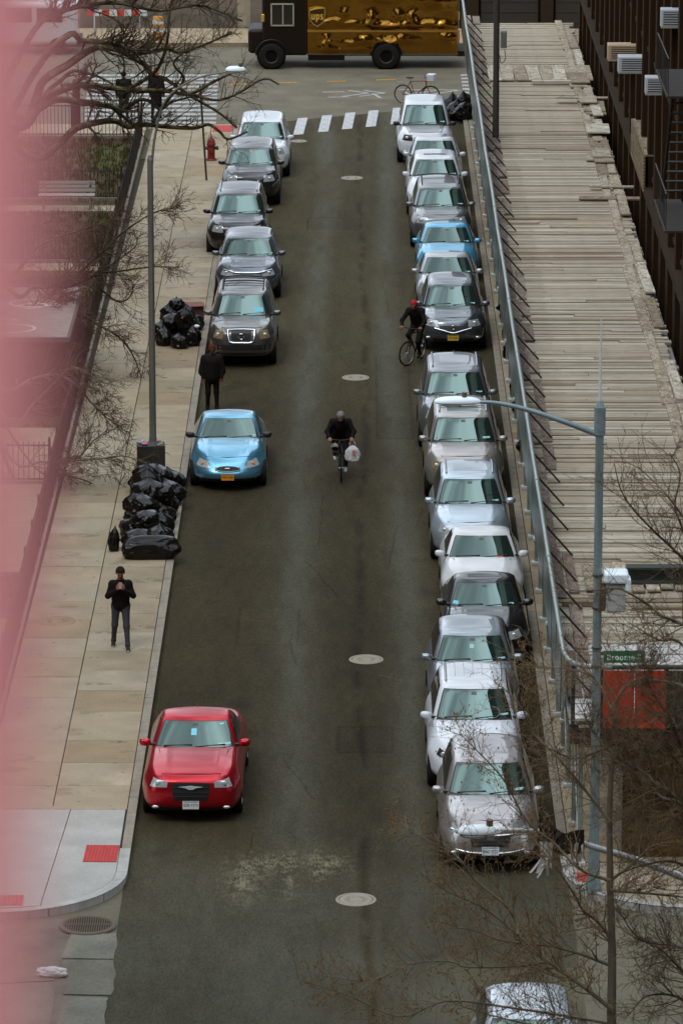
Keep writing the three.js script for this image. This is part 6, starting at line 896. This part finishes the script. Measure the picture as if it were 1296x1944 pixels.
{ // big plane tree, top left
  const D = 141, b = [-11.4, KERB, -D], tp = V(-11.2, 3.1, -D), tp2 = V(-11.0, 4.6, -D);
  const lim = [
    [[45, 240], [80, 192], [110, 174], [156, 161], [215, 167], [264, 172], [312, 172], [360, 178], [400, 158], [424, 146], [455, 132]],
    [[52, 226], [94, 194], [121, 189], [156, 194], [208, 201], [229, 212], [250, 198], [267, 189], [288, 194], [305, 208], [326, 194], [361, 184]],
    [[60, 300], [114, 271], [139, 247], [167, 236], [215, 229], [243, 240], [278, 236], [312, 240], [368, 243], [396, 236], [417, 250], [434, 264], [470, 250]],
    [[60, 215], [90, 175], [115, 153], [139, 135], [163, 139], [188, 146], [215, 160]],
    [[50, 225], [70, 187], [83, 153], [132, 121], [167, 97], [191, 89], [222, 94], [250, 108], [278, 125], [288, 142], [312, 149], [344, 170], [382, 194], [417, 215], [450, 243]],
    [[70, 130], [132, 66], [153, 76], [174, 78], [215, 83], [243, 92], [264, 101], [295, 97], [323, 92], [344, 99], [400, 80], [440, 60]],
    [[229, 178], [288, 142], [309, 111], [319, 69], [322, 30], [330, -20]],
    [[290, 232], [305, 208], [326, 181], [350, 150], [330, 120], [360, 90]],
    [[30, 120], [80, 40], [140, 15], [220, 5], [300, 20], [380, 10], [460, 40]],
    [[250, 235], [229, 212], [245, 180], [250, 160]],
    [[360, 178], [410, 190], [450, 178], [500, 150], [530, 160]],
  ];
  const radii = [0.16, 0.14, 0.15, 0.1, 0.17, 0.12, 0.07, 0.06, 0.12, 0.05, 0.05];
  bareTree('plane_tree', 'large bare plane tree reaching over the far left corner', b, { pts: [V(...b), V(-11.35, 1.6, -D), tp, tp2], r0: 0.36, r1: 0.26 }, lim.map((l, i) => ({ pts: [...(i < 6 || i === 8 ? [i % 2 ? tp : tp2] : []), ...trace(l, D - 0.5 + (i % 5) * 0.35, 0.5, 30 + i)], r0: radii[i], r1: 0.03, rate: i === 8 || i === 5 ? 7 : 2.2, from: 0.3, push: i === 8 || i === 5 || i === 4 ? [0, 0.35] : [0, 0.05] })), { seed: 11, bark: barkPlane, midMat: twigMat, twig: twigMat, rate: 1.6, len: 1.6, depth: 2, kids: [4, 3], lift: 0.04, minR: 0.006 });
}
{ // thickly branched trees beyond the avenue
  const far = [['bare brown tree beyond the avenue at the upper left edge', -13, 191], ['bare brown tree beyond the avenue left of the stone pier', -9.4, 193], ['bare brown tree beyond the avenue nearest the truck cab', -5.8, 191.6]];
  far.forEach(([label, x, D], i) => { const b = [x, 0.1, -D], limbs = [...Array(7)].map((_, k) => { const a = k / 7 * 6.283 + i, h = 1.4 + (k % 3) * 0.7; return { pts: [V(x, h, -D), V(x + Math.cos(a) * 0.9, h + 1.1, -D + Math.sin(a) * 0.9), V(x + Math.cos(a) * 2.2, h + 2.1, -D + Math.sin(a) * 2.2), V(x + Math.cos(a + 0.3) * 3.2, h + 3.4, -D + Math.sin(a + 0.3) * 3)], r0: 0.09, r1: 0.02, rate: 4.5 }; }); bareTree('bare_tree', label, b, { pts: [V(...b), V(x + 0.05, 1.5, -D), V(x, 3.2, -D)], r0: 0.16, r1: 0.1 }, limbs, { seed: 40 + i, bark: barkGrey, midMat: twigRed, twig: twigRed, rate: 3, len: 1.6, depth: 2, kids: [5, 3], lift: 0.04, minR: 0.006, group: 'bare trees beyond the avenue' }); });
}
{ // second tree, mid left
  const D = 124.6, b = [-10.6, KERB, -D - 3.6], t2 = V(-10.4, 3.4, -D - 2.6);
  const lim = [[[20, 600], [49, 591], [97, 588], [143, 594], [188, 617], [227, 641], [253, 675], [272, 724]], [[30, 560], [65, 546], [130, 544], [188, 520], [227, 515], [282, 507], [340, 507]], [[40, 620], [84, 578], [120, 530], [149, 520], [191, 481], [235, 440], [290, 405], [330, 395]], [[188, 545], [215, 568], [235, 572], [250, 558], [252, 540]], [[20, 520], [70, 470], [130, 445], [190, 425], [240, 400]], [[180, 520], [215, 500], [255, 470], [262, 450]]];
  bareTree('plane_tree', 'bare tree arching over the left fence beside the flat-roofed hut', b, { pts: [V(...b), V(-10.55, 1.8, -D - 3.3), t2], r0: 0.26, r1: 0.2 }, lim.map((l, i) => ({ pts: [...(i < 3 || i === 4 ? [t2] : []), ...trace(l, D - 0.3 + i * 0.3, 0.5, 60 + i)], r0: [0.085, 0.08, 0.1, 0.035, 0.07, 0.03][i], r1: 0.012, from: 0.25, rate: 8 })), { seed: 21, bark: barkPlane, midMat: twigGrey, twig: twigRed, rate: 2, len: 1.35, depth: 2, kids: [5, 3], lift: 0.0, minR: 0.006 });
}
{ // third tree, lower left: long drooping twigs over the pavement
  const D = 112, b = [-9.9, KERB, -D - 2], t2 = V(-9.6, 3.2, -D - 1.2);
  const lim = [[[10, 740], [60, 720], [110, 712], [150, 735], [170, 760], [200, 790], [240, 820]], [[20, 800], [70, 760], [125, 705], [150, 700], [190, 730], [215, 800]], [[20, 870], [80, 876], [115, 876], [180, 872], [235, 866], [280, 880]], [[115, 876], [150, 868], [180, 835], [225, 810]], [[60, 880], [120, 900], [170, 915], [200, 940], [230, 960], [255, 930]], [[40, 930], [90, 950], [125, 960], [140, 1000], [145, 1050], [150, 1080]], [[50, 960], [100, 930], [140, 930], [175, 975], [190, 1030]]];
  bareTree('plane_tree', 'bare twiggy tree drooping over the left pavement near the long rubbish heap', b, { pts: [V(...b), V(-9.85, 1.8, -D - 1.8), t2], r0: 0.22, r1: 0.16 }, lim.map((l, i) => ({ pts: [...(i === 3 ? [] : [t2]), ...trace(l, D - 0.6 + i * 0.25, 0.4, 80 + i)], r0: [0.06, 0.055, 0.05, 0.025, 0.035, 0.03, 0.03][i], r1: 0.008, from: 0.25, rate: 9 })), { seed: 31, bark: barkGrey, midMat: twigGrey, twig: twigRed, rate: 2.4, len: 1.15, depth: 2, kids: [5, 3], lift: -0.03, minR: 0.0052 });
}
{ // street trees at the near right corner, crowns rising into the frame
  const D = 60.2, q = (l, s, dz = 0.5) => trace(l, D, dz, s);
  const base = spot(1164, 2600, D), b = [base.x, KERB, -D];
  const trunkPts = [V(base.x, KERB, -D), ...[[1162, 2300], [1160, 1944], [1161, 1810], [1157, 1672], [1157, 1500], [1166, 1400], [1158, 1345]].map(([u, v]) => spot(u, v, D))];
  const lim = [
    [[1160, 1916], [1105, 1872], [1036, 1823], [981, 1775], [919, 1724], [850, 1693], [800, 1660]], [[982, 1775], [978, 1748], [955, 1715], [902, 1672], [878, 1638], [853, 1617], [800, 1590], [760, 1560]],
    [[1161, 1834], [1098, 1810], [1043, 1796], [998, 1792], [946, 1784], [895, 1765], [850, 1761]], [[1036, 1826], [987, 1834], [890, 1836], [850, 1825], [780, 1830], [700, 1862], [600, 1850]],
    [[1165, 1815], [1153, 1775], [1128, 1745], [1105, 1727], [1084, 1690], [1050, 1640], [1010, 1590], [985, 1540]], [[1157, 1672], [1100, 1650], [1050, 1600], [1000, 1560], [955, 1480], [900, 1420], [870, 1390]],
    [[1157, 1560], [1110, 1500], [1060, 1440], [1010, 1390], [990, 1345], [950, 1300]], [[1157, 1672], [1200, 1640], [1240, 1605], [1296, 1597]], [[1157, 1690], [1220, 1695], [1296, 1703], [1340, 1710]], [[1160, 1440], [1206, 1470], [1240, 1500], [1296, 1560]],
    [[1158, 1345], [1130, 1290], [1080, 1270], [1020, 1265], [960, 1240]], [[1158, 1345], [1190, 1300], [1230, 1280], [1260, 1230]], [[1161, 1944], [1080, 1930], [980, 1915], [850, 1900], [760, 1930], [660, 1890], [540, 1850]], [[1162, 1980], [1080, 1960], [960, 1935], [860, 1905]],
  ];
  bareTree('street_tree', 'slim bare street tree with budding twigs, grey stem at the lower right', b, { pts: trunkPts, r0: 0.08, r1: 0.02 }, lim.map((l, i) => ({ pts: q(l, 100 + i), r0: [0.035, 0.022, 0.028, 0.02, 0.03, 0.026, 0.024, 0.026, 0.03, 0.03, 0.018, 0.018, 0.024, 0.02][i], r1: 0.005, rate: 17, from: 0.08 })), { seed: 71, bark: barkGrey, midMat: twigPale, twig: twigPale, rate: 3, len: 0.95, depth: 2, kids: [4, 3], lift: 0.05, minR: 0.0032, buds: 0.12 });
}
{
  const D = 58.5, base = spot(1370, 2600, D), b = [base.x, KERB, -D];
  const trunkPts = [V(base.x, KERB, -D), ...[[1372, 2200], [1365, 1900], [1360, 1600], [1352, 1350], [1345, 1150]].map(([u, v]) => spot(u, v, D))];
  const lim = [
    [[1362, 1650], [1296, 1530], [1240, 1483], [1200, 1450], [1165, 1437], [1120, 1380], [1100, 1330]], [[1360, 1600], [1290, 1411], [1273, 1373], [1257, 1345], [1230, 1300], [1215, 1240]], [[1352, 1350], [1320, 1200], [1296, 1185], [1257, 1170], [1231, 1149], [1193, 1126], [1165, 1117], [1090, 1121], [1050, 1100]],
    [[1350, 1300], [1320, 1110], [1296, 1063], [1262, 1029], [1208, 975], [1178, 931], [1165, 880]], [[1345, 1150], [1320, 1020], [1296, 982], [1266, 941], [1241, 915], [1211, 887]], [[1346, 1180], [1296, 1010], [1280, 960], [1290, 900], [1270, 860]],
    [[1360, 1620], [1296, 1530], [1250, 1510], [1206, 1450], [1177, 1386], [1154, 1347]], [[1362, 1700], [1290, 1640], [1230, 1640], [1170, 1660]], [[1364, 1850], [1296, 1800], [1240, 1790], [1200, 1770], [1160, 1700]], [[1365, 1920], [1300, 1850], [1250, 1800], [1200, 1780]], [[1352, 1350], [1290, 1300], [1230, 1290], [1180, 1260], [1120, 1230]], [[1360, 1560], [1280, 1440], [1200, 1400], [1150, 1420], [1090, 1440], [1040, 1420]],
    [[1360, 1640], [1290, 1560], [1230, 1540], [1180, 1560]], [[1365, 1980], [1300, 1900], [1230, 1890], [1190, 1930]], [[1352, 1300], [1290, 1220], [1250, 1215], [1190, 1180]],
  ];
  bareTree('street_tree', 'bare street tree whose branches enter from the right edge', b, { pts: trunkPts, r0: 0.12, r1: 0.04 }, lim.map((l, i) => ({ pts: trace(l, D, 0.5, 140 + i), r0: [0.04, 0.035, 0.035, 0.03, 0.026, 0.022, 0.03, 0.03, 0.03, 0.03, 0.025, 0.025, 0.03, 0.03, 0.025][i], r1: 0.005, rate: [2, 3, 4, 5, 10, 14].includes(i) ? 9 : 22, from: 0.05, bark: i % 2 ? twigMat : barkGrey })), { seed: 81, bark: barkGrey, midMat: twigGrey, twig: twigGrey, rate: 3.4, len: 0.95, depth: 2, kids: [4, 3], lift: 0.05, minR: 0.0032, buds: 0 });
}
renderer.render(scene, camera);
